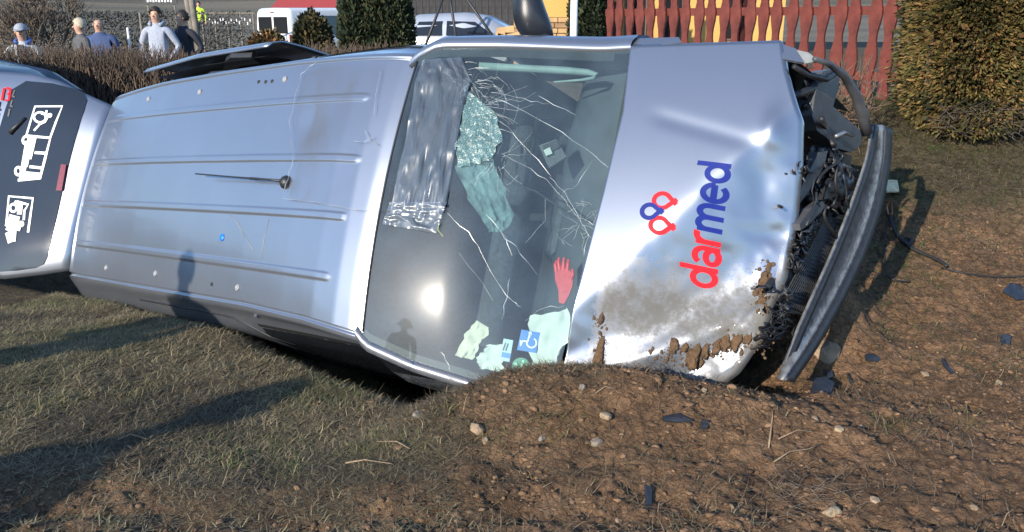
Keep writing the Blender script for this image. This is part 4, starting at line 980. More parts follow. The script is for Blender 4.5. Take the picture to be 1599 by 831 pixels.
# crumbs of soil: real lumps
phi = (1 + 5 ** .5) / 2
ICO = np.array([(-1, phi, 0), (1, phi, 0), (-1, -phi, 0), (1, -phi, 0), (0, -1, phi), (0, 1, phi), (0, -1, -phi), (0, 1, -phi), (phi, 0, -1), (phi, 0, 1), (-phi, 0, -1), (-phi, 0, 1)]) / 1.9
ICF = np.array([(0, 11, 5), (0, 5, 1), (0, 1, 7), (0, 7, 10), (0, 10, 11), (1, 5, 9), (5, 11, 4), (11, 10, 2), (10, 7, 6), (7, 1, 8), (3, 9, 4), (3, 4, 2), (3, 2, 6), (3, 6, 8), (3, 8, 9), (4, 9, 5), (2, 4, 11), (6, 2, 10), (8, 6, 7), (9, 8, 1)])
def lumps(n, box, dens, smin, smax, pw, m, name, label, palette, flat=.5, sink=.33):
    x, y = scatter(n, *box, dens); z = height(x, y); k = inview(x, y, z, 100); x, y, z = x[k], y[k], z[k]; q = len(x)
    s_ = smin + (smax - smin) * RNG.random(q) ** pw
    V = ICO[None] * (1 + RNG.uniform(-.52, .45, (q, 12, 1))) * s_[:, None, None] * RNG.uniform(.6, 1.3, (q, 1, 3)); V[:, :, 2] *= flat
    V = V + np.stack([x, y, z + s_ * (flat * .5 - sink)], -1)[:, None]
    F = (ICF[None] + (np.arange(q) * 12)[:, None, None]).reshape(-1, 3)
    pal = np.array(palette); c = pal[RNG.integers(0, len(pal), q)] * RNG.uniform(.7, 1.25, (q, 1))
    o = mk(name, V.reshape(-1, 3), F, m, None, False, np.repeat(c, 12, 0)); tag(o, label, kind='stuff'); return o
SOILC = mat('soil_crumb', (1, 1, 1), .95, 0, .25, 60, .5, 160, attr=True, spec=.15)
SP = [(.12, .076, .046), (.175, .108, .064), (.23, .143, .084), (.10, .064, .041), (.20, .126, .076)]
crd = lambda x, y: mud(x, y) * (.15 + .85 * sstep(.45, .62, fbm(x * 2.1, y * 2.1, 3, 47)))
lumps(80000, (-2.6, 3.3, 2.2, 5.4), crd, .002, .018, 4.2, SOILC, 'soil_crumbs', 'loose crumbs of brown soil scattered round the wreck', SP)
ridge = lambda x, y: np.exp(-(((x - .35) / .75) ** 2 + ((y - 3.42) / .28) ** 2))
lumps(9000, (-1.0, 1.8, 2.9, 4.1), ridge, .003, .024, 3.6, SOILC, 'soil_clods', 'clods of soil pushed up against windscreen and bonnet', SP)

# clods stuck to the bonnet, as real lumps on the metal
ck = 0
def lump_mesh(s_, k):                        # a ragged flattened lump
    import bmesh
    bm = bmesh.new(); bmesh.ops.create_icosphere(bm, subdivisions=3, radius=1)
    q = np.array([v.co for v in bm.verts]); F_ = np.array([[v.index for v in f_.verts] for f_ in bm.faces]); bm.free()
    d = .25 + 1.5 * fbm(q[:, 0] * 2.6 + k * 7, q[:, 1] * 2.6 + q[:, 2] * 2.3, 5, 200 + k); r_ = np.random.default_rng(k)
    return q * d[:, None] * s_ * np.array([r_.uniform(.6, 1.1), r_.uniform(.8, 2.2), .22]), F_
for (u, v, s_) in ((1034, 535, .030), (1060, 545, .034), (1078, 541, .03), (1095, 536, .028), (1110, 528, .026), (1128, 524, .026), (1147, 522, .02), (1170, 435, .026), (1180, 408, .014), (1172, 462, .018), (1066, 560, .02), (932, 495, .02), (925, 540, .025), (920, 560, .03), (1050, 536, .018), (1178, 424, .016), (1160, 448, .012), (1187, 402, .01)):
    p = onplane(u, v, HP0, HN); p[2] = hsurf(p[0], p[1]) + .004
    V, F_ = lump_mesh(s_, ck); ck += 1; V = V + p
    me = mk('mud_clod', V, F_, mat('wet_soil', (.10, .058, .028), .95, 0, .4, 60, .6, 120), van)

rc_ = random.Random(6); WS = mat('wet_soil', (.10, .058, .028)); Vs, Fs = [], []
for k in range(420):                         # fine crumbs caught in the creases
    if k < 280: t = rc_.random(); u = 1005 + 170 * t + rc_.gauss(0, 10); v = 556 - 30 * t + rc_.gauss(0, 9)
    elif k < 360: u = rc_.gauss(1174, 9); v = rc_.uniform(395, 485)
    else: u = rc_.gauss(926, 6); v = rc_.uniform(490, 575)
    p = onplane(u, v, HP0, HN); p[2] = hsurf(p[0], p[1]) + .001; sz = .0025 + .009 * rc_.random() ** 3
    Fs.append(ICF + 12 * k); Vs.append(ICO * sz * RNG.uniform(.6, 1.3, (12, 1)) * np.array([1, 1.2, .5]) + p)
o = mk('soil_crumbs_on_metal', np.concatenate(Vs), np.concatenate(Fs), WS, van); o['kind'] = 'stuff'
# stones -------------------------------------------------------------
def stone(u, v, w, h_, label, col, k, flat=.6):
    p = gp(u, v); d = (Vector((0, 0, CAMZ)) - p).length; sx = w / FPX * d / 2; r = np.random.default_rng(k)
    import bmesh
    bm = bmesh.new(); bmesh.ops.create_icosphere(bm, subdivisions=3, radius=1)
    cuts = [(np.array(q) / np.linalg.norm(q), r.uniform(.55, .85)) for q in r.normal(size=(9, 3))]
    for vt in bm.verts:
        q = np.array(vt.co)
        for n_, o_ in cuts:
            e = q @ n_ - o_
            if e > 0: q = q - n_ * e * .9
        q = q * (1 + .10 * (float(vnoise(q[0] * 3 + k, q[1] * 3 + q[2] * 2, k)) - .5))
        vt.co = q
    for vt in bm.verts: vt.co = (vt.co.x * sx, vt.co.y * sx * .8, vt.co.z * sx * flat)
    me = bpy.data.meshes.new('stone'); bm.to_mesh(me); bm.free()
    o = bpy.data.objects.new('stone', me); COL.objects.link(o); me.materials.append(mat('stone_%d' % col, [(.25, .18, .115), (.21, .175, .135), (.30, .23, .145)][col], .85, 0, .3, 14, .5, 60))
    o.location = p + Vector((0, 0, sx * flat * .05)); o.rotation_euler = (r.uniform(-.2, .2), r.uniform(-.2, .2), r.uniform(0, 6)); tag(o, label, 'stone', 'stones lying in the soil'); return o
for k, a in enumerate([(1286, 552, 58, 50, 'large flat sandy stone beside the bumper strip', 0, .55), (745, 670, 30, 18, 'pale rounded stone in the middle of the turf', 0, .7), (652, 651, 24, 14, 'half-buried pale stone below the dark van side', 1, .7),
    (932, 694, 22, 20, 'greyish pointed stone left of the churned soil', 1, .7), (908, 606, 15, 9, 'small grey pebble on the mound below the bonnet', 1, .7), (758, 690, 18, 12, 'small tan stone just below the pale rounded stone', 0, .7),
    (945, 652, 26, 14, 'long sandy stone on the mound slope', 2, .5), (1099, 612, 12, 14, 'upright little tan stone at the rim of the hollow', 2, 1.0), (1310, 671, 17, 12, 'smooth tan pebble in the middle of the right soil', 2, .7),
    (1272, 656, 18, 10, 'tan stone left of the smooth pebble', 0, .6), (1366, 782, 18, 14, 'tan stone near the lower right cracks', 0, .7), (1298, 803, 34, 18, 'lumpy cream stone at the bottom edge', 2, .6),
    (845, 686, 16, 8, 'flat chip of stone right of the turf', 1, .5), (966, 815, 14, 12, 'reddish stone at the bottom edge in the middle', 0, .7), (1346, 667, 12, 8, 'tiny white pebble right of the smooth pebble', 1, .7),
    (1443, 585, 14, 9, 'small pebble right of the black shards', 0, .6), (1520, 795, 12, 8, 'round pebble in the far lower right soil', 0, .7), (1560, 600, 14, 9, 'tan pebble by the right edge', 2, .6)]): stone(*a[:7][:5], a[5], k + 1, a[6])

# torn-off bits lying about -------------------------------------------
SHARD = mat('black_shard', (.020, .023, .03), .32, 0, .3, 30, .2, 80)
def shard(px, label, m=SHARD, name='plastic_shard', cat='debris', lift=.012, thick=.008, group='black plastic shards on the soil'):
    P = [gp(u, v) for u, v in px]; c = sum(P, Vector()) / len(P)
    n_ = Vector((random.uniform(-.15, .15), -.35, 1)).normalized()
    Q = [p - c - n_ * (p - c).dot(n_) + n_ * lift for p in P]
    Q2 = Q; a = (Q2[1] - Q2[0]).cross(Q2[2] - Q2[1])
    if a.dot(n_) < 0: Q2 = Q2[::-1]
    cc = sum(Q2, Vector()) / len(Q2)
    V = Q2 + [q - n_ * thick for q in Q2] + [cc + n_ * thick * .8]; n = len(Q2)
    F = [(i, (i + 1) % n, 2 * n) for i in range(n)] + [tuple(range(2 * n - 1, n - 1, -1))] + [(i, i + n, (i + 1) % n + n, (i + 1) % n) for i in range(n)]
    o = mk(name, V, F, m); o.location = c; tag(o, label, cat, group); return o
random.seed(5)
for px, lb in (([(1348, 560), (1362, 556), (1378, 559), (1372, 566), (1350, 567)], 'flat black shard above the middle of the soil'), ([(1266, 608), (1282, 606), (1298, 612), (1296, 620), (1276, 622), (1264, 616)], 'broad black shard below the sandy stone'),
    ([(1288, 584), (1298, 583), (1300, 592), (1290, 593)], 'small square black shard near the sandy stone'), ([(1466, 567), (1474, 572), (1494, 584), (1490, 588), (1470, 576)], 'long thin black shard on the right soil'),
    ([(1318, 592), (1334, 598), (1340, 606), (1326, 604)], 'crumpled black shard between two others'), ([(1562, 462), (1575, 446), (1599, 442), (1610, 468), (1585, 474)], 'large black moulding at the right edge'),
    ([(1034, 650), (1060, 652), (1082, 662), (1060, 668), (1036, 660)], 'dark torn strip half buried under the hollow'), ([(1095, 660), (1108, 662), (1104, 674), (1092, 672)], 'dark chip right of the half-buried strip'),
    ([(1010, 800), (1002, 770), (1014, 772), (1020, 798)], 'upright dark strip sunk in soil near the bottom')):
    shard(px, lb)
shard([(1558, 533), (1575, 532), (1578, 540), (1562, 542)], 'grey-blue chip at the far right of the soil')
o = shard([(1378, 291), (1398, 289), (1400, 309), (1380, 312)], 'square yellowish plate with dark stains right of the bumper', mat('yellowed_plastic', (.60, .52, .33), .55, 0, .3, 40), 'plastic_plate', 'plate', .05, .01, None)
V = [gp(1389, 322, .05), gp(1384, 330, .03), gp(1386, 342, .03), gp(1392, 342, .03), gp(1392, 330, .03), gp(1389, 322, .05)]
c = V[3].copy(); o = MB().tube([p - c for p in V], .005, 6).build('copper_loop', mat('copper', (.45, .20, .09), .35, .8), None, True); o.location = c; tag(o, 'bent copper loop below the yellowish plate', 'wire')
def cable(px, r, label, name='cable'):
    P = [gp(u, v, .012 + .015 * random.random()) for u, v in px]; Q = []
    for i in range(len(P) - 1):
        for t in (0, .25, .5, .75):
            p0, p1, p2, p3 = P[max(i - 1, 0)], P[i], P[i + 1], P[min(i + 2, len(P) - 1)]
            Q.append(.5 * ((2 * p1) + (-p0 + p2) * t + (2 * p0 - 5 * p1 + 4 * p2 - p3) * t * t + (-p0 + 3 * p1 - 3 * p2 + p3) * t ** 3))
    Q.append(P[-1]); c = P[len(P) // 2].copy(); o = MB().tube([q - c for q in Q], r, 6).build(name, RUBBER, None, True); o.location = c; tag(o, label, 'cable', 'torn cables on the grass'); return o
cable([(1388, 330), (1392, 352), (1402, 374), (1416, 386), (1422, 380), (1414, 378), (1420, 390), (1445, 402), (1465, 414), (1478, 424)], .011, 'thick knotted black cable running right from the copper loop')
cable([(1386, 350), (1380, 380), (1382, 420), (1392, 442), (1420, 444)], .005, 'thin black cable hanging down left of the knotted one')
cable([(1470, 422), (1500, 434), (1550, 437), (1605, 438)], .006, 'thin straight black cable reaching the right edge')
P = [gp(1214, 448, .08), gp(1210, 458, .07), gp(1204, 470, .06)]
c = P[1].copy(); n_ = Vector((.8, -.3, .5))
tealm = mat('teal_plastic', (.02, .42, .33), .4)
b_ = MB(); 
for i in range(2): 
    a, b = P[i] - c, P[i + 1] - c; w_ = Vector((.014, .004, 0)); b_.prism([a - w_, a + w_, b + w_ * .8, b - w_ * .8], Vector((0, -.6, .8)), .006)
o = b_.build('plastic_clip', tealm); o.location = c; tag(o, 'bright teal plastic clip lying by the grille mesh', 'clip')
for px, lb in (([(1130, 581), (1138, 578), (1142, 586), (1134, 589)], 'left white chip in the dark hollow'), ([(1147, 579), (1153, 578), (1154, 587), (1148, 588)], 'right white chip in the dark hollow')):
    shard(px, lb, mat('white_chip', (.6, .6, .56), .5), 'white_chip', 'debris', .03, .006, 'white chips')
# dead branches on the soil
def stick(px, r, label):
    P = [gp(u, v, .01 + .01 * (i % 2)) for i, (u, v) in enumerate(px)]; c = P[0].copy()
    o = MB().tube([p - c for p in P], [r * (1 - .6 * i / len(P)) for i in range(len(P))], 5).build('dry_stick', mat('dry_stick', (.22, .16, .10), .85, 0, .3, 40), None, True); o.location = c; tag(o, label, 'stick', 'dry sticks on the soil')
for px, r, lb in (([(1200, 703), (1203, 680), (1206, 655), (1205, 648)], .004, 'upright thin stick above the lower middle soil'), ([(1208, 728), (1232, 716), (1262, 705), (1280, 702)], .003, 'thin stick lying level in the middle soil'),
    ([(1215, 690), (1245, 680), (1268, 678)], .003, 'short stick beside the upright one'), ([(590, 693), (620, 697), (640, 706)], .004, 'pale stalk lying in the turf'), ([(540, 727), (570, 726), (612, 729)], .004, 'straight pale stalk left in the turf'),
    ([(930, 619), (945, 612), (962, 613)], .003, 'curved pale stalk on the mound'), ([(185, 690), (205, 686), (232, 690)], .004, 'pale forked stalk in the shaded turf')): stick(px, r, lb)
A, B = [], []
for k in range(130):                         # tangle of dry roots
    p = gp(random.gauss(1245, 36), random.gauss(765, 30)); a = random.uniform(0, 6.28); l_ = random.uniform(.03, .10); A.append(p + Vector((0, 0, .005))); B.append(p + Vector((l_ * math.cos(a), l_ * math.sin(a) * .6, random.uniform(.005, .045))))
V, F = twigs(A, B, .0010, .0004); o = mk('root_tangle', V, F, WOODY, None, False, np.full((len(V), 3), 1.3)); tag(o, 'tangle of fine dry roots in the lower right soil', kind='stuff')

# ------------------------------------------------------------------ hedges, trees and shrubs behind the wreck
def plant(name, label, cat, loc, group=None):
    e = empty(name, loc); tag(e, label, cat, group); return e
def bare_hedge(name, label, p0, p1, depth, top, n, seed, col):
    r = np.random.default_rng(seed); t = r.random(n); P = np.array(p0)[None] * (1 - t[:, None]) + np.array(p1)[None] * t[:, None]
    base = np.stack([P[:, 0] + r.normal(0, .02, n), P[:, 1] + r.uniform(-depth / 2, depth / 2, n), height(P[:, 0], P[:, 1], False) + r.uniform(0, top * .8, n)], -1)
    L_ = r.uniform(.18, .55, n); d = np.stack([r.normal(0, .32, n), r.normal(0, .25, n), np.ones(n)], -1); d /= np.linalg.norm(d, axis=1, keepdims=True)
    tip = base + d * L_[:, None]; lim = height(P[:, 0], P[:, 1], False) + top + r.normal(0, .05, n) + .03 * np.sin(P[:, 0] * 7); tip[:, 2] = np.minimum(tip[:, 2], lim)
    c = np.array([(p0[0] + p1[0]) / 2, (p0[1] + p1[1]) / 2, H((p0[0] + p1[0]) / 2, (p0[1] + p1[1]) / 2)])
    V, F = twigs(base - c, tip - c, .0075, .003); e = plant(name, label, 'hedge', c)
    mk('twigs', V, F, WOODY, e, False, np.repeat(r.uniform(.6, 1.5, n), 6)[:, None] * np.array([col])); return e
bare_hedge('bare_hedge', 'clipped leafless brown hedge behind the van roof', (-7.6, 10.6), (-1.4, 11.2), .9, 1.26, 17000, 3, (.80, .72, .66))
def leafmass(C, rad, n, size, pal, seed, shell=.55, updir=.4, box=False, wd=.3, bright=None):
    r = np.random.default_rng(seed); q = r.normal(size=(n, 3)); q /= np.linalg.norm(q, axis=1, keepdims=True)
    if box: q = q / np.max(np.abs(q), axis=1, keepdims=True)
    rr = shell + (1 - shell) * r.random(n) ** .6
    bumpy = 1 + .22 * (fbm(q[:, 0] * 3 + q[:, 1] * 2 + seed, q[:, 2] * 3.5, 3, seed) - .5)
    P = q * (rr * bumpy)[:, None] * np.array(rad) + np.array(C)
    D = q * np.array([1, 1, .6]) + r.normal(0, .45, (n, 3)); D[:, 2] += updir
    V, F = leaves(P, D, size * r.uniform(.5, 1.4, n), size * wd * r.uniform(.6, 1.3, n))
    cl = fbm(P[:, 0] * 4 + P[:, 1] * 3, P[:, 2] * 5, 3, seed + 4); idx = np.clip((cl * 1.8 - .4 + r.normal(0, .2, n)) * len(pal), 0, len(pal) - 1).astype(int)
    col = np.array(pal)[idx] * r.uniform(.6, 1.3, (n, 1)); return V, F, np.repeat(col, 4, 0)
def shrub(name, label, cat, c, rad, n, size, pal, seed, box=False, trunk=True, updir=.4, wd=.3, group=None):
    e = plant(name, label, cat, (c[0], c[1], H(c[0], c[1])), group)
    cz = c[2] - e.location.z
    V, F, col = leafmass((0, 0, cz), rad, n, size, pal, seed, .5, updir, box, wd); mk('crown', V, F, LEAF, e, False, col)
    b = MB(); r = random.Random(seed); b.tube([(0, 0, -.05), (.01, 0, cz * .7), (0, .02, cz + rad[2] * .8)], [max(.03, rad[0] * .07), max(.025, rad[0] * .05), .008], 7)
    for k in range(9):
        z0 = r.uniform(.1, .9) * (cz + rad[2] * .6); a = r.uniform(0, 6.28); b.tube([(0, 0, z0), (rad[0] * .7 * math.cos(a), rad[1] * .7 * math.sin(a), z0 + rad[2] * .25)], [.02, .006], 5)
    b.build('trunk', WOODY2, e); return e
WOODY2 = mat('bark', (.085, .062, .045), .9, 0, .35, 25, .4, 60)
DKG = [(.022, .026, .024), (.032, .036, .032), (.042, .046, .038), (.04, .04, .038)]
e = plant('evergreen_hedge', 'dark dense hedge standing behind the onlookers', 'hedge', (-10.6, 18, 0))
V, F, col = leafmass((0, 0, .75), (5.0, .7, .98), 60000, .05, DKG, 21, .35, .5, True, .25); mk('foliage', V, F, LEAF, e, False, col * 1.0)
hb = MB(); [hb.tube([(x, 0, -.05), (x + .05, 0, .8)], .03, 5) for x in np.arange(-4.7, 4.8, .65)]; hb.build('stems', WOODY2, e)
BRN = [(.10, .055, .022), (.16, .085, .03), (.12, .08, .03), (.07, .055, .025)]
OLV = [(.045, .045, .02), (.075, .065, .028), (.10, .075, .03), (.055, .055, .025)]
THJ = [(.022, .034, .018), (.036, .052, .024), (.05, .062, .028), (.06, .058, .03)]
p = at(418, 70, 19); shrub('conifer_bush', 'rusty brown rounded conifer in front of the white van', 'bush', (p.x, p.y, .62), (.50, .5, .74), 6000, .10, [tuple(1.5 * q for q in c) for c in BRN], 31)
p = at(488, 50, 18); shrub('conifer_bush', 'olive rounded conifer covering the side of the white van', 'bush', (p.x, p.y, .86), (.42, .42, .92), 6500, .10, OLV, 33)
for k, (px, lb) in enumerate(((556, 'left column of the tall dark green thuja screen'), (588, 'middle column of the tall dark green thuja screen'), (618, 'right column of the tall dark green thuja screen'))):
    p = at(px, 40, 15.5); shrub('thuja', lb, 'tree', (p.x, p.y, 1.25), (.30, .35, 1.45), 8000, .09, THJ, 41 + k, updir=1.0, group='thuja screen')
p = at(922, 30, 14.5); shrub('thuja', 'dark thuja between the white post and the red fence', 'tree', (p.x, p.y, 1.6), (.34, .35, 1.2), 7500, .09, THJ, 51, updir=1.0)
# large golden thuja hedge on the right: sprays at two scales
GLD = [(.040, .042, .016), (.075, .068, .02), (.12, .09, .026), (.16, .115, .034), (.19, .105, .04), (.085, .08, .024)]
e = plant('golden_thuja', 'big golden green thuja hedge at the right beside the fence', 'tree', (3.50, 6.75, H(3.50, 6.75)))
cz = 1.02
V1, F1, c1 = leafmass((.03, 0, cz), (.385, .50, 1.02), 80000, .042, GLD, 61, .66, .1, True, .17)
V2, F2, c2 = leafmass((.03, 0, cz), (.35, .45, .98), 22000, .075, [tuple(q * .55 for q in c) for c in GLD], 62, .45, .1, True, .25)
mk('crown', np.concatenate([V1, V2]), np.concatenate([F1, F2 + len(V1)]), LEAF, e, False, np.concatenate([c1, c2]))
b = MB(); random.seed(9)
for k in range(8):
    x = -.28 + k * .08 + random.uniform(-.04, .04); y = random.uniform(-.3, .1); b.tube([(x, y, -.05), (x + random.uniform(-.1, .1), y, .5), (x + random.uniform(-.2, .2), y + .1, 1.6)], [.028, .02, .008], 6)
b.build('trunk', WOODY2, e)
A, B = [], []
for k in range(260):
    x = random.uniform(-.36, .40); z = random.uniform(-.02, .18); A.append((x, -.45 + random.uniform(-.08, .1), z)); B.append((x + random.uniform(-.12, .12), -.5 + random.uniform(-.12, .1), z + random.uniform(-.08, .12)))
V, F = twigs(A, B, .004, .0015); mk('bare_twigs', V, F, WOODY, e, False, np.full((len(V), 3), .8))
# leafless twiggy bush in front of the fence
p = at(1300, 88, 6.3); e = plant('leafless_bush', 'leafless tangled brown bush in front of the red fence', 'bush', (p.x, p.y, H(p.x, p.y)))
A, B = [], []; zt = p.z - e.location.z; r = random.Random(4)
def grow(q, d, l_, lev):
    t = q + d * l_; A.append(tuple(q)); B.append(tuple(t))
    if lev > 0:
        for _ in range(3): grow(t, (d + Vector((r.gauss(0, .5), r.gauss(0, .4), r.gauss(.05, .35)))).normalized(), l_ * r.uniform(.6, .9), lev - 1)
for k in range(16): grow(Vector((r.uniform(-.35, .35), r.uniform(-.1, .15), 0)), Vector((r.gauss(0, .35), r.gauss(0, .2), 1)).normalized(), r.uniform(.16, .26), 3)
V, F = twigs(A, B, .0035, .0016); mk('twigs', V, F, WOODY, e, False, np.full((len(V), 3), 1.3) * np.array([1.2, 1, .85]))
# bare tree on the left
p = at(82, 60, 16); e = plant('bare_tree', 'bare branching tree on the left behind the onlookers', 'tree', (p.x, p.y, 0))
A, B, RR0, RR1 = [], [], [], []; r = random.Random(12)
def branch(q, d, l_, rad, lev):
    t = q + d * l_; A.append(tuple(q)); B.append(tuple(t)); RR0.append(rad); RR1.append(rad * .72)
    if lev > 0:
        for k in range(3 if lev > 1 else 4): branch(t, (d + Vector((r.gauss(0, .45), r.gauss(0, .35), r.gauss(.12, .25)))).normalized(), l_ * r.uniform(.62, .9), rad * .66, lev - 1)
for k in range(5): branch(Vector((r.uniform(-.1, .1), 0, .2)), Vector((r.uniform(-.75, .6), r.uniform(-.2, .2), 1)).normalized(), .55, .045, 5)
V, F = twigs(A, B, np.array(RR0), np.array(RR1)); mk('crown', V, F, WOODY, e, False, np.full((len(V), 3), 1.2))
MB().tube([(0, 0, -.1), (.02, 0, .1), (0, 0, .3)], [.11, .09, .07], 8).build('trunk', WOODY2, e)

# ------------------------------------------------------------------ red fence
REDW = mat('red_stained_wood', (.078, .014, .010), .8, 0, .3, 12, .35, 50, col2=(.145, .030, .020))
FA = np.array([1.10, 10.0]); FB = np.array([3.26, 7.2]); fd = FB - FA; fl = np.linalg.norm(fd); fd = fd / fl; fnm = np.array([-fd[1], fd[0]])
if fnm[1] > 0: fnm = -fnm
fang = math.atan2(fd[1], fd[0])
fence = empty('picket_fence', (FA[0], FA[1], .93), fang); tag(fence, 'red stained wooden picket fence with wavy pickets', 'fence')
zs = np.linspace(0, 1, 22)
def pw(z): return .047 + .013 * math.cos(z * 2 * math.pi * 2.5 + .6) * (1 if .12 < z < .92 else .3)
P = [(-pw(z), z * .89) for z in zs] + [(pw(z), z * .89) for z in zs[::-1]]
n = len(P); V = [(x, -.011, z) for x, z in P] + [(x, .011, z) for x, z in P]
F = [(i, i + 1, n - 2 - i, n - 1 - i) for i in range(21)] + [(n + n - 1 - i, n + n - 2 - i, n + i + 1, n + i) for i in range(21)] + [(i, i + n, (i + 1) % n + n, (i + 1) % n) for i in range(n)]
first = None; side_sign = 1 if (Matrix.Rotation(-fang, 2) @ Vector((fnm[0], fnm[1]))).y > 0 else -1
k = 0; x = .05; random.seed(21)
while x < fl:
    if first is None: o = mk('picket', V, F, REDW, fence); first = o
    else: o = first.copy(); COL.objects.link(o); o.parent = fence
    hx = FA + fd * x
    o.location = (x, side_sign * .035, H(hx[0], hx[1]) * 0 + random.uniform(-.015, .015) + .02); o.rotation_euler = (random.uniform(-.02, .02), random.uniform(-.022, .022), random.uniform(-.05, .05)); x += .158 + random.uniform(-.012, .012)
for zr in (.20, .74): MB().box((fl / 2, 0, zr), (fl + .1, .04, .075)).build('rail', REDW, fence)
for xp in (0.0, fl / 2, fl): MB().box((xp, -side_sign * .065, .4), (.08, .08, .92)).build('post', REDW, fence)
MB().box((fl / 2, -side_sign * .12, -.08), (fl + .1, .08, .14)).build('plinth', mat('plinth_concrete', (.16, .15, .14), .9, 0, .2, 20, .3, 60), fence)

# ------------------------------------------------------------------ yellow house
YEL = mat('yellow_stucco', (.52, .33, .10), .9, 0, .06, 30, .25, 150)
CLK = mat('tan_stone_tile', (.33, .20, .105), .85, 0, .35, 3.5, .4, 60); CLK2 = mat('ochre_stone_tile', (.42, .27, .13), .85, 0, .3, 5, .4, 60); MORT = mat('mortar', (.20, .14, .085), .95)
hp = at(772, 40, 15.2)
house = empty('yellow_house', (0, 15.2, .9)); tag(house, 'yellow rendered house with tan stone base behind the wreck', 'house')
x0 = at(802, 40, 15.2).x; x1 = at(888, 40, 15.2).x
def hz(v): return at(800, v, 15.2).z - .9
split = hz(27)
MB().box(((x0 + x1) / 2, .15, (split + 3.2) / 2 + .0), (x1 - x0, .3, 3.2 - split)).build('wall', YEL, house)
MB().box(((x0 + x1) / 2, .16, split / 2 - .15), (x1 - x0, .3, split + .3)).build('base_course', MORT, house)
tp = {}; row = 0; z = split - .004; random.seed(2)
while z > -.2:
    hgt = .088; xx = x0 - (.1 if row % 2 else 0)
    while xx < x1 - .03:
        w_ = random.choice((.16, .20, .24)); a = max(xx, x0); b2 = min(xx + w_, x1)
        if b2 - a > .03: MB().box(((a + b2) / 2, -.004 - random.uniform(0, .012), z - hgt / 2), (b2 - a - .012, .03, hgt - .012), bev=.004).build('stone_tile', random.choice((CLK, CLK2)), house)
        xx += w_
    z -= hgt; row += 1
MB().box((x1 + .03, .12, 1.5), (.09, .30, 3.4)).build('corner_trim', mat('terracotta_trim', (.36, .17, .07), .8), house)
# the gable wing seen between the pickets
MB().box((3.6, 2.2, 1.5), (3.4, .3, 3.2)).build('wing_wall', YEL, house)
for xw in (2.4, 3.1, 4.3):
    wv = MB().box((xw, 2.03, .85), (.42, .05, 1.1)).build('window', mat('window_frame', (.12, .09, .07), .6), house)
    MB().box((xw, 1.99, .85), (.32, .04, 1.0)).build('pane', SIDEGL, wv)
ro = []
for (sx, yy) in ((0, -.3), (0, 3.4)): pass
MB().prism([(x0 - .4, -.5, 3.05), (x1 + 3.9, -.5, 3.05), (x1 + 3.9, 2.2, 4.6), (x0 - .4, 2.2, 4.6)], Vector((0, -.5, .85)).normalized(), .12).build('roof', mat('clay_roof', (.20, .06, .04), .8, 0, .2, 12), house)
q = at(896, 40, 13.4); pst = MB().lathe((0, 0, -.2), (0, 0, 1), [(.055, 0), (.055, 2.6), (.0, 2.6)], 14).build('white_post', mat('white_painted_post', (.72, .72, .72), .5, 0, .05), None, True); pst.location = (q.x, q.y, .95); tag(pst, 'slim white post beside the yellow house', 'post')
# cut brick or firewood pieces stacked by the house
for k, (u, v, w_, lb) in enumerate(((790, 48, .30, 'upper tan block stacked by the house corner'), (800, 56, .26, 'lower tan block stacked by the house corner'), (783, 58, .20, 'small tan block at the end of the stack'))):
    q = at(u, v, 14.6); o = MB().box((0, 0, 0), (w_, .22, .13), Matrix.Rotation(.15 * (k - 1), 3, 'Y'), bev=.012).build('stone_block', CLK2, None); o.location = q; tag(o, lb, 'block', 'tan blocks by the house')
# dark timber outbuilding
dkw = mat('dark_boards', (.035, .034, .036), .85, 0, .4, 6, .3, 40)
ob = empty('dark_shed', (-1.0, 25, .2)); tag(ob, 'dark boarded shed behind the silver car', 'shed')
sx0 = at(640, 30, 25).x + 1.0; sx1 = at(806, 30, 25).x + 1.0; x = sx0; pl = None
MB().box(((sx0 + sx1) / 2, .25, 1.6), (sx1 - sx0, .3, 3.6)).build('wall', dkw, ob)
while x < sx1:
    if pl is None: o = MB().box((0, 0, 1.6), (.175, .03, 3.6)).build('board', dkw, ob); pl = o
    else: o = pl.copy(); COL.objects.link(o); o.parent = ob
    o.location = (x + .09, .08 + random.uniform(-.008, .008), 0); x += .185
MB().prism([(sx0 - .3, -.3, 3.3), (sx1 + .3, -.3, 3.3), (sx1 + .3, 2.5, 4.2), (sx0 - .3, 2.5, 4.2)], Vector((0, -.3, .95)).normalized(), .1).build('roof', mat('shed_roof', (.06, .05, .05), .8), ob)
# swing frame of dark poles
sf = empty('swing_frame', (-1.5, 19, .3)); tag(sf, 'dark steel swing frame legs in front of the silver car', 'frame')
for (a, b_) in (((694, -8), (667, 64)), ((702, -8), (713, 64)), ((724, -8), (772, 60))):
    P = at(*a, 19) - sf.location; Q = at(*b_, 19) - sf.location; Q = Q + (Q - P) * .9; MB().tube([tuple(P + (P - Q) * .15), tuple(Q)], .030, 8).build('leg', BLACKP, sf, True)
Pa = at(694, -22, 19) - sf.location; Pb = at(727, -22, 19) - sf.location; MB().tube([tuple(Pa), tuple(Pb)], .03, 8).build('top_bar', BLACKP, sf, True)
# low red roof beyond the white van
rr = empty('red_roofed_hut', (at(470, 5, 38).x, 38, 0)); tag(rr, 'small hut with red roof beyond the white van', 'hut')
w0 = at(425, 10, 38).x - rr.location.x; w1 = at(527, 10, 38).x - rr.location.x; ez = at(470, 11, 38).z
MB().box(((w0 + w1) / 2, 1, ez / 2 - .2), (w1 - w0 - .2, 2, ez)).build('wall', mat('hut_wall', (.16, .13, .10), .9), rr)
MB().prism([(w0, -.2, ez - .02), (w1, -.2, ez - .02), (w1 - .35, 1.2, ez + .75), (w0 + .35, 1.2, ez + .75)], Vector((0, -.5, .85)).normalized(), .08).build('roof', mat('red_metal_roof', (.30, .045, .04), .6), rr)
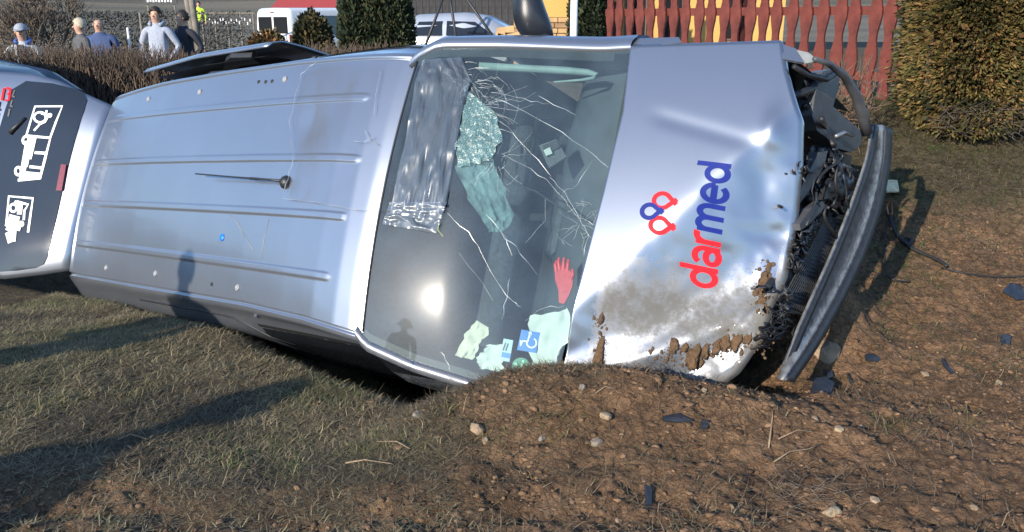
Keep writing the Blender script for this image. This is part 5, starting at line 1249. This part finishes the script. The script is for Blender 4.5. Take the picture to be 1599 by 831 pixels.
# grey pillar on the right edge
gpi = empty('gate_pillar', (4.72, 7.3, 1.0)); tag(gpi, 'grey block pillar on orange base at the right edge', 'pillar')
gb = mat('grey_block', (.13, .135, .15), .85, 0, .15, 15, .3, 60)
base_z = at(1580, 212, 7.3).z - 1.0; bx0 = at(1557, 200, 7.3).x - 4.72; bx1 = bx0 + .6
MB().box(((bx0 + bx1) / 2, .2, base_z + .06), (bx1 - bx0, .5, .2)).build('brick_base', mat('orange_brick', (.34, .10, .045), .85, 0, .2, 20, .3, 60), gpi)
zz = base_z + .165
for k in range(9):
    MB().box(((bx0 + bx1) / 2 + (.02 if k < 2 else .12), .22, zz + .09), (.50 - (.0 if k < 2 else .04), .42, .175), bev=.008).build('block', gb, gpi); zz += .18

# ------------------------------------------------------------------ poles, posts
tw = mat('weathered_timber', (.17, .15, .125), .9, 0, .3, 8, .4, 40)
up_ = empty('utility_pole', (at(305, 60, 15.8).x, 15.8, 0)); tag(up_, 'weathered twin-leg timber utility pole beside the onlookers', 'pole')
for (a, b_, r_) in (((286, -30), (299, 40), .055), ((295, -30), (311, 82), .062)):
    P = at(*a, 15.8) - up_.location; Q = at(*b_, 15.8) - up_.location; Q = P + (Q - P) * ((P.z + .1) / (P.z - Q.z)); MB().tube([tuple(P + (P - Q) * .3), tuple(Q)], [r_ * .9, r_], 9).build('leg', tw, up_, True)
for u, v0, v1, m_, lb in ((199, 43, 78, mat('white_stake', (.55, .55, .55), .7), 'short white stake between the couple and the hooded youth'), (218, 20, 78, tw, 'taller grey stake left of the hooded youth')):
    P = at(u, v0, 14.2); o = MB().tube([(0, 0, 0), (0, 0, P.z)], [.024, .02], 8).build('stake', m_, None, True); o.location = (P.x, P.y, 0); tag(o, lb, 'stake')
# rail fence far behind
rf = empty('rail_fence', (-8, 24, 0)); tag(rf, 'thin rail fence with white tags behind the dark hedge', 'fence')
zt = at(360, 21, 24).z; MB().tube([(at(312, 21, 24).x + 8, 0, zt), (at(398, 21, 24).x + 8, 0, zt)], .025, 6).build('rail', tw, rf)
random.seed(14)
for k in range(5): MB().tube([(at(315 + k * 20, 21, 24).x + 8, 0, -.05), (at(315 + k * 20, 21, 24).x + 8, 0, zt + .04)], .03, 6).build('post', tw, rf)
for k in range(16): MB().box((at(328 + k * 4.2, 28, 24).x + 8, -.05, zt - .12 - random.uniform(0, .16)), (.022, .008, .07)).build('tag', WHITE, rf)
# wooded skyline that the glass and paint mirror, and that closes the view
def wood(name, label, cx, cy, rx, ry, hh, n, seed, pal):
    r = np.random.default_rng(seed); x = cx + rx * r.uniform(-1, 1, n); y = cy + ry * r.uniform(-1, 1, n)
    z = height(x, y, False) + hh * r.random(n) * (.5 + fbm(x / 7, y / 7, 3, seed)); D = r.normal(size=(n, 3)); D[:, 2] += .6
    V, F = leaves(np.stack([x, y, z], -1), D, 1.6, .6); c = np.array(pal)[r.integers(0, len(pal), n)] * r.uniform(.5, 1.3, (n, 1))
    o = mk(name, V, F, LEAF, None, False, np.repeat(c, 4, 0)); tag(o, label, kind='stuff')
FARW = [(.035, .035, .03), (.05, .045, .036), (.06, .055, .045), (.03, .036, .03)]
wood('far_wood', 'dark distant wood on the slope', -10, 120, 75, 6, 9, 9000, 5, FARW)
wood('far_wood', 'dark wood on the slope behind the viewer', -60, -75, 45, 10, 8, 5000, 6, FARW)
wood('far_wood', 'dark wood along the field to the left', -95, 10, 8, 60, 8, 6000, 8, FARW)

# ------------------------------------------------------------------ people
SKIN = mat('skin', (.46, .27, .19), .55, 0, .06); HAIRD = mat('dark_hair', (.02, .015, .012), .6, 0, .3, 60); HAIRL = mat('blonde_hair', (.42, .36, .26), .6, 0, .3, 60)
EYE = mat('eye', (.03, .02, .02), .3)
def person(label, loc, rz, tall, jacket, trousers, hair=None, arms='down', stout=1.0, head_turn=0.0, extra=None, skinhead=SKIN, group='onlookers standing beyond the hedge'):
    e = empty('person', loc, rz); tag(e, label, 'person', group)
    S = tall / 1.75; V = []; Rr = []; E_ = []
    def jv(p, r, par=None):
        V.append((p[0] * S, p[1] * S, p[2] * S)); Rr.append((r[0] * S, r[1] * S) if isinstance(r, tuple) else (r * S, r * S))
        if par is not None: E_.append((par, len(V) - 1))
        return len(V) - 1
    pel = jv((0, 0, .95), (.155 * stout, .11 * stout)); sp = jv((0, 0, 1.13), (.15 * stout, .115 * stout), pel); ch = jv((0, 0, 1.32), (.17 * stout, .115 * stout), sp)
    nb = jv((0, .01, 1.44), (.10, .08), ch); nk = jv((0, 0, 1.495), .055, nb)
    ct, st_ = math.cos(head_turn), math.sin(head_turn)
    def hd(x, y, z): return (x * ct - y * st_, x * st_ + y * ct, z)
    jw = jv(hd(0, -.02, 1.548), (.064, .070), nk); hm = jv(hd(0, -.005, 1.612), (.078, .092), jw); ht = jv(hd(0, .005, 1.682), (.06, .07), hm)
    for s_ in (-1, 1):
        cv = jv((s_ * .10 * stout, 0, 1.405), .068, ch); sh = jv((s_ * .172 * (.6 + .4 * stout), 0, 1.375), .066 * (.7 + .3 * stout), cv)
        if arms == 'hip' and s_ == -1: el = (s_ * .36, .06, 1.16); wr = (s_ * .20, -.10, 1.0); hn = (s_ * .15, -.13, .98)
        elif arms == 'pockets': el = (s_ * .29, .06, 1.14); wr = (s_ * .20, -.10, .96); hn = (s_ * .16, -.12, .92)
        elif arms == 'folded': el = (s_ * .25, -.02, 1.14); wr = (s_ * .06, -.19, 1.16); hn = (-s_ * .03, -.19, 1.18)
        else: el = (s_ * .25, .03, 1.13); wr = (s_ * .25, -.05, .88); hn = (s_ * .24, -.07, .82)
        ea = jv(el, .05, sh); wa_ = jv(wr, .036, ea); ha = jv(hn, (.036, .026), wa_)
        d = (Vector(hn) - Vector(wr)).normalized(); sd_ = Vector((0, 1, 0)).cross(d); sd_ = sd_.normalized() if sd_.length > .01 else Vector((1, 0, 0))
        for k, l_ in enumerate((.062, .072, .068, .055)):
            q = Vector(hn) + sd_ * (k - 1.5) * .019 + d * .035; a_ = jv(tuple(q), .0095, ha); jv(tuple(q + d * l_ * .6 + Vector((0, -.01, 0))), .008, a_)
        q = Vector(hn) + sd_ * .04; jv(tuple(q + d * .03), .010, ha)
        hp_ = jv((s_ * .085, 0, .88), .10 * (.6 + .4 * stout), pel); kn = jv((s_ * .10, -.01, .50), .066, hp_); an = jv((s_ * .105, .015, .09), .047, kn); jv((s_ * .115, -.14, .045), (.045, .04), an)
    me = bpy.data.meshes.new('body'); me.from_pydata(V, E_, []); o = bpy.data.objects.new('body', me); COL.objects.link(o)
    sk = o.modifiers.new('skin', 'SKIN'); sk.use_smooth_shade = True
    for i, sv in enumerate(me.skin_vertices[0].data): sv.radius = Rr[i]; sv.use_root = (i == 0)
    sb = o.modifiers.new('sub', 'SUBSURF'); sb.levels = 2; sb.render_levels = 2
    dg = bpy.context.evaluated_depsgraph_get(); m2 = bpy.data.meshes.new_from_object(o.evaluated_get(dg)); bpy.data.objects.remove(o); me = m2
    for m_ in (jacket, trousers, skinhead, BLACKP): me.materials.append(m_)
    for p in me.polygons:
        c = p.center / S; hand = abs(c.x) > .10 and any((Vector(h_) - c).length < .085 for h_ in HANDS[arms])
        p.material_index = 2 if c.z > 1.485 or hand else (3 if c.z < .10 else (1 if c.z < .90 else 0)); p.use_smooth = True
    b = bpy.data.objects.new('body', me); COL.objects.link(b); b.parent = e
    def hp(x, y, z): q = hd(x, y, z - .033); return (q[0] * S, q[1] * S, q[2] * S)
    MB().lathe(hp(0, -.085, 1.625), Vector(hd(0, -1, -.5)), [(.016 * S, -.01), (.014 * S, .012), (.006 * S, .026), (0, .028)], 8).build('nose', skinhead, b, True)
    for s_ in (-1, 1):
        MB().lathe(hp(s_ * .03, -.088, 1.655), Vector(hd(0, -1, 0)), [(.006 * S, -.006), (.005 * S, .002), (0, .003)], 8).build('eye', EYE, b, True)
        MB().lathe(hp(s_ * .078, .01, 1.64), Vector(hd(s_, .3, 0)), [(.028 * S, -.008), (.026 * S, .006), (.012 * S, .008), (0, .004)], 8).build('ear', skinhead, b, True)
    MB().box(hp(0, -.089, 1.588), (.036 * S, .006, .006)).build('mouth', mat('lips', (.30, .12, .10), .6), b)
    if hair is not None:
        hv = []; hf = []; nu_, nv_ = 12, 20
        for i in range(nu_):
            th = i / (nu_ - 1) * R(118)
            for j in range(nv_):
                ph_ = 2 * math.pi * j / nv_; fr_ = max(0, -math.sin(ph_)); t2 = th * (1 - .48 * fr_ ** .6); n_ = 1 + .07 * math.sin(j * 5.1 + i * 2.3)
                hv.append(hp(.092 * n_ * math.sin(t2) * math.cos(ph_), .006 + .106 * n_ * math.sin(t2) * math.sin(ph_), 1.655 + .112 * n_ * math.cos(t2)))
        mk('hair', np.array(hv), grid_faces(nu_, nv_, True), hair, b, True)
    if extra: extra(b, hp, S)
    return e
HANDS = {'down': [(.24, -.07, .82), (-.24, -.07, .82), (.24, -.08, .76), (-.24, -.08, .76)], 'hip': [(.24, -.07, .82), (.24, -.08, .76), (-.15, -.13, .98), (-.11, -.14, .97)], 'pockets': [], 'folded': [(.03, -.19, 1.18), (-.03, -.19, 1.18)]}
def cap(m_):
    def f_(b, hp, S):
        hv = []
        for i in range(8):
            th = i / 7 * R(88)
            for j in range(18): ph_ = 2 * math.pi * j / 18; hv.append(hp(.096 * math.sin(th) * math.cos(ph_), .004 + .11 * math.sin(th) * math.sin(ph_), 1.675 + .10 * math.cos(th)))
        mk('cap', np.array(hv), grid_faces(8, 18, True), m_, b, True)
        MB().prism([hp(-.07, -.08, 1.69), hp(-.055, -.15, 1.675), hp(0, -.18, 1.668), hp(.055, -.15, 1.675), hp(.07, -.08, 1.69)], Vector((0, 0, 1)), .008).build('peak', m_, b)
    return f_
def collar(m_, front=None):
    def f_(b, hp, S):
        MB().tube([(.10 * S * math.cos(t), (.0 + .085 * math.sin(t)) * S, (1.485 - .03 * math.sin(t) * -1) * S) for t in np.linspace(-.9, math.pi + .9, 16)], .026 * S, 8).build('collar', m_, b, True)
        if front: MB().prism([(-.045 * S, -.128 * S, 1.44 * S), (.045 * S, -.128 * S, 1.44 * S), (.05 * S, -.142 * S, .98 * S), (-.05 * S, -.142 * S, .98 * S)], Vector((0, -1, 0)), .02).build('shirt_front', front, b)
    return f_
def both(*fs):
    def f_(b, hp, S): [q(b, hp, S) for q in fs]
    return f_
JEAN = mat('dark_jeans', (.03, .036, .055), .85, 0, .2, 30)
def spot(u, v, Y, tall): p = at(u, v, Y); return (p.x, p.y, p.z - tall)
lightj = mat('pale_grey_jacket', (.34, .38, .42), .8, 0, .12, 20); navyc = mat('blue_collar', (.05, .12, .38), .8); chk = mat('dark_check_shirt', (.05, .05, .06), .85, 0, .8, 45)
person('person in grey cap and pale open jacket, hand on hip, far left', spot(31, 35, 12.5, 1.70), R(8), 1.70, lightj, JEAN, None, 'hip', extra=both(cap(mat('grey_cap', (.26, .29, .33), .8)), collar(navyc, chk)))
person('fair-haired person in dark grey coat, turned to the left', spot(122, 26, 13.5, 1.66), R(-40), 1.66, mat('dark_grey_coat', (.075, .078, .082), .85, 0, .15, 20), JEAN, HAIRL, 'folded', head_turn=-.6)
person('bald heavily built person in blue sweater', spot(152, 24, 14.2, 1.74), R(12), 1.74, mat('blue_sweater', (.045, .075, .17), .85, 0, .15, 25), JEAN, None, 'down', stout=1.45, head_turn=-.15)
person('tall youth in light grey hooded top, hands in pockets', spot(241, 8, 14.2, 1.84), R(2), 1.84, mat('grey_hoodie', (.30, .33, .40), .9, 0, .12, 25), JEAN, HAIRD, 'pockets', head_turn=-.1, extra=collar(mat('grey_hood', (.27, .30, .37), .9)))
person('dark-haired youth in black top looking left, beside the pole', spot(283, 14, 14.6, 1.78), R(-20), 1.78, mat('black_top', (.015, .018, .028), .85), JEAN, HAIRD, 'pockets', head_turn=-.7)
person('distant person in yellow high-visibility jacket behind the pole', spot(309, 1, 38, 1.75), R(20), 1.75, mat('hi_vis', (.55, .75, .05), .7), JEAN, HAIRD, 'down', group='people far off')
# two rescuers just outside the picture on the left; they shade the turf and show in the glass
kit = mat('dark_turnout_coat', (.035, .035, .045), .85, 0, .2, 20)
def helmet(b, hp, S):
    hv = []
    for i in range(9):
        th = i / 8 * R(95); w_ = 1 + (.22 if i == 8 else 0)
        for j in range(20): ph_ = 2 * math.pi * j / 20; hv.append(hp(.125 * w_ * math.sin(th) * math.cos(ph_), .15 * w_ * math.sin(th) * math.sin(ph_), 1.66 + .125 * math.cos(th)))
    mk('helmet', np.array(hv), grid_faces(9, 20, True), mat('helmet_shell', (.5, .06, .04), .3, coat=.5), b, True)
person('rescuer in dark turnout coat standing outside the left edge of the picture', (-4.28, 1.62, H(-4.28, 1.62)), R(150), 1.80, kit, kit, HAIRD, 'folded', stout=1.15, group='rescuers beside the viewer')
person('rescuer with red helmet standing left of and behind the viewer', (-3.95, -.22, 0), R(150), 1.78, kit, kit, None, 'down', stout=1.2, extra=helmet, group='rescuers beside the viewer')

# ------------------------------------------------------------------ parked vehicles
def wheel(parent, x, y, r_, sign):
    w_ = empty('wheel', (x, y, r_)); w_.parent = parent
    MB().lathe((0, 0, 0), (0, 1, 0), [(r_ * .62, -.10), (r_ * .95, -.10), (r_, -.07), (r_, .07), (r_ * .95, .10), (r_ * .62, .10)], 24).build('tyre', RUBBER, w_, True)
    MB().lathe((0, sign * .09, 0), (0, sign, 0), [(r_ * .63, -.02), (r_ * .6, .0), (r_ * .25, -.015), (r_ * .2, .01), (0, .01)], 20).build('rim', ALLOY, w_, True)
def vehicle(name, label, cat, loc, rz, stations, m_, windows, ends=(), wr_=.31, wheels=(.75, 3.25), group=None, lamps=()):
    # stations: x, half width low, half width roof, belt height, roof height ; nose towards +x
    e = empty(name, loc, rz); tag(e, label, cat, group); G = []
    sub = []
    xs_ = [q[0] for q in stations]; xx = np.linspace(xs_[0], xs_[-1], 60)
    def S_(x): return [float(np.interp(x, xs_, [q[k] for q in stations])) for k in range(1, 5)]
    for x in xx:
        wl__, wr2, zb, zr = S_(x)
        half = [(wl__ * .92, .22), (wl__, .34), (wl__, zb * .7), (wl__ * .985, zb - .03), (wl__ * .96, zb), (wr2 + (wl__ - wr2) * .5, zb + (zr - zb) * .5), (wr2, zr - .09), (wr2 * .93, zr - .03), (wr2 * .75, zr), (0, zr + .012)]
        G.append([(x, -a, z) for a, z in half] + [(x, a, z) for a, z in half[-2::-1]])
    G = np.array(G); body = mk('body', G.reshape(-1, 3), grid_faces(len(xx), G.shape[1]), m_, e, True)
    nn = G.shape[1]
    for i, nm in ((0, 'rear_panel'), (len(xx) - 1, 'front_panel')):
        o = mk(nm, G[i], [tuple(range(nn)) if i == 0 else tuple(range(nn - 1, -1, -1))], m_, e)
    for s_ in (-1, 1):
        for (xa, xb, xc, xd) in windows:    # bottom rear, bottom front, top front, top rear
            Q = []
            for (xq, f_) in ((xa, .10), (xb, .10), (xc, .78), (xd, .78)):
                wl__, wr2, zb, zr = S_(xq); y = wl__ * .96 + (wr2 - wl__ * .96) * f_ * 1.02; Q.append((xq, s_ * (y + .035), zb + (zr - .09 - zb) * f_ * 1.05))
            MB().prism(Q if s_ < 0 else Q[::-1], Vector((0, s_, 0)), .012).build('window', SIDEGL, e)
        for xw in wheels: wheel(e, xw, s_ * (S_(xw)[0] - .09), wr_, s_)
        mx_ = [w_ for w_ in windows][-1][1]; wl__, wr2, zb, zr = S_(mx_)
        MB().box((mx_ - .05, s_ * (wl__ + .09), zb + .06), (.10, .18, .13), bev=.03).build('door_mirror', m_, e, True)
        for (xa, xb, *_r) in windows: MB().box((xa + .12, s_ * (S_(xa)[0] + .004), S_(xa)[2] - .12), (.16, .022, .03), bev=.006).build('door_handle', m_, e)
    for nm, (x_, y0, y1, z0, z1), mm in ends: MB().box((x_, (y0 + y1) / 2, (z0 + z1) / 2), (.03, y1 - y0, z1 - z0), bev=.01).build(nm, mm, e)
    return e
WHITEP = paint('white_paint', (.70, .71, .72), .35, 0, .5); NAVYP = paint('navy_paint', (.006, .010, .028), .35, 0, .25); SILV2 = paint('pale_silver_paint', (.50, .53, .57), .3, .6, .6)
VANST = [(0, .80, .70, 1.05, 1.78), (.06, .83, .74, 1.06, 1.82), (2.4, .84, .74, 1.02, 1.84), (2.75, .84, .70, 1.0, 1.74), (3.35, .83, .66, .98, 1.05), (3.9, .78, .6, .80, .86), (4.05, .70, .5, .6, .7)]
q = at(455, 12, 26); 
vehicle('parked_van', 'white parked van with twin rear windows behind the conifers', 'van', (at(392, 30, 25).x + .45, 25.6, q.z - 1.84), R(52), VANST, WHITEP, [(1.0, 1.75, 1.75, 1.05), (1.85, 2.75, 2.5, 1.85)],
        [('rear_window', (-.012, -.66, -.05, 1.12, 1.58), SIDEGL), ('rear_window', (-.012, .05, .66, 1.12, 1.58), SIDEGL), ('rear_lamp', (-.01, -.80, -.72, .85, 1.1), MATS['red_lens']), ('rear_lamp', (-.01, .72, .80, .85, 1.1), MATS['red_lens']), ('high_brake_lamp', (-.005, -.09, .09, 1.69, 1.72), MATS['red_lens'])])
CARST = [(0, .70, .5, .75, .95), (.12, .80, .56, .92, 1.25), (.5, .83, .60, .93, 1.43), (1.6, .84, .61, .92, 1.47), (2.1, .84, .60, .91, 1.40), (2.85, .83, .62, .90, .98), (3.5, .80, .55, .80, .86), (3.85, .72, .45, .62, .68)]
q = at(672, 20, 21)
vehicle('parked_car', 'pale silver parked hatchback in front of the dark shed', 'car', (at(640, 40, 21).x - .15, 21, q.z - 1.47), R(-8), CARST, SILV2, [(.35, 1.1, 1.1, .55), (1.2, 2.35, 1.85, 1.2)], (), .29, (.65, 3.05))
q = at(20, 84, 8.4)
vehicle('parked_car', 'dark navy parked car whose nose shows above the tailgate', 'car', (at(0, 95, 8.6).x - 3.3, 8.8, at(40, 96, 8.6).z - .93), R(-8), CARST, NAVYP, [(.35, 1.1, 1.1, .55), (1.2, 2.35, 1.85, 1.2)], (), .29, (.65, 3.05))
# dark vehicle-sized board with pale lettering far up the field
sg = empty('field_board', (at(250, 0, 40).x, 40, 0)); tag(sg, 'dark board with a pale stripe of print far up the field', 'board')
bz = at(250, 1, 40).z
MB().box((0, 0, bz + .05), (1.5, .06, .42)).build('board_face', mat('board_dark', (.02, .022, .03), .6), sg)
for k in range(9): MB().box((-.55 + k * .13, -.035, bz - .02 + .02 * (k % 2)), (.07, .006, .10)).build('print_mark', WHITE, sg)
for x in (-.6, .6): MB().box((x, .05, (bz - .2) / 2), (.06, .06, bz)).build('post', tw, sg)
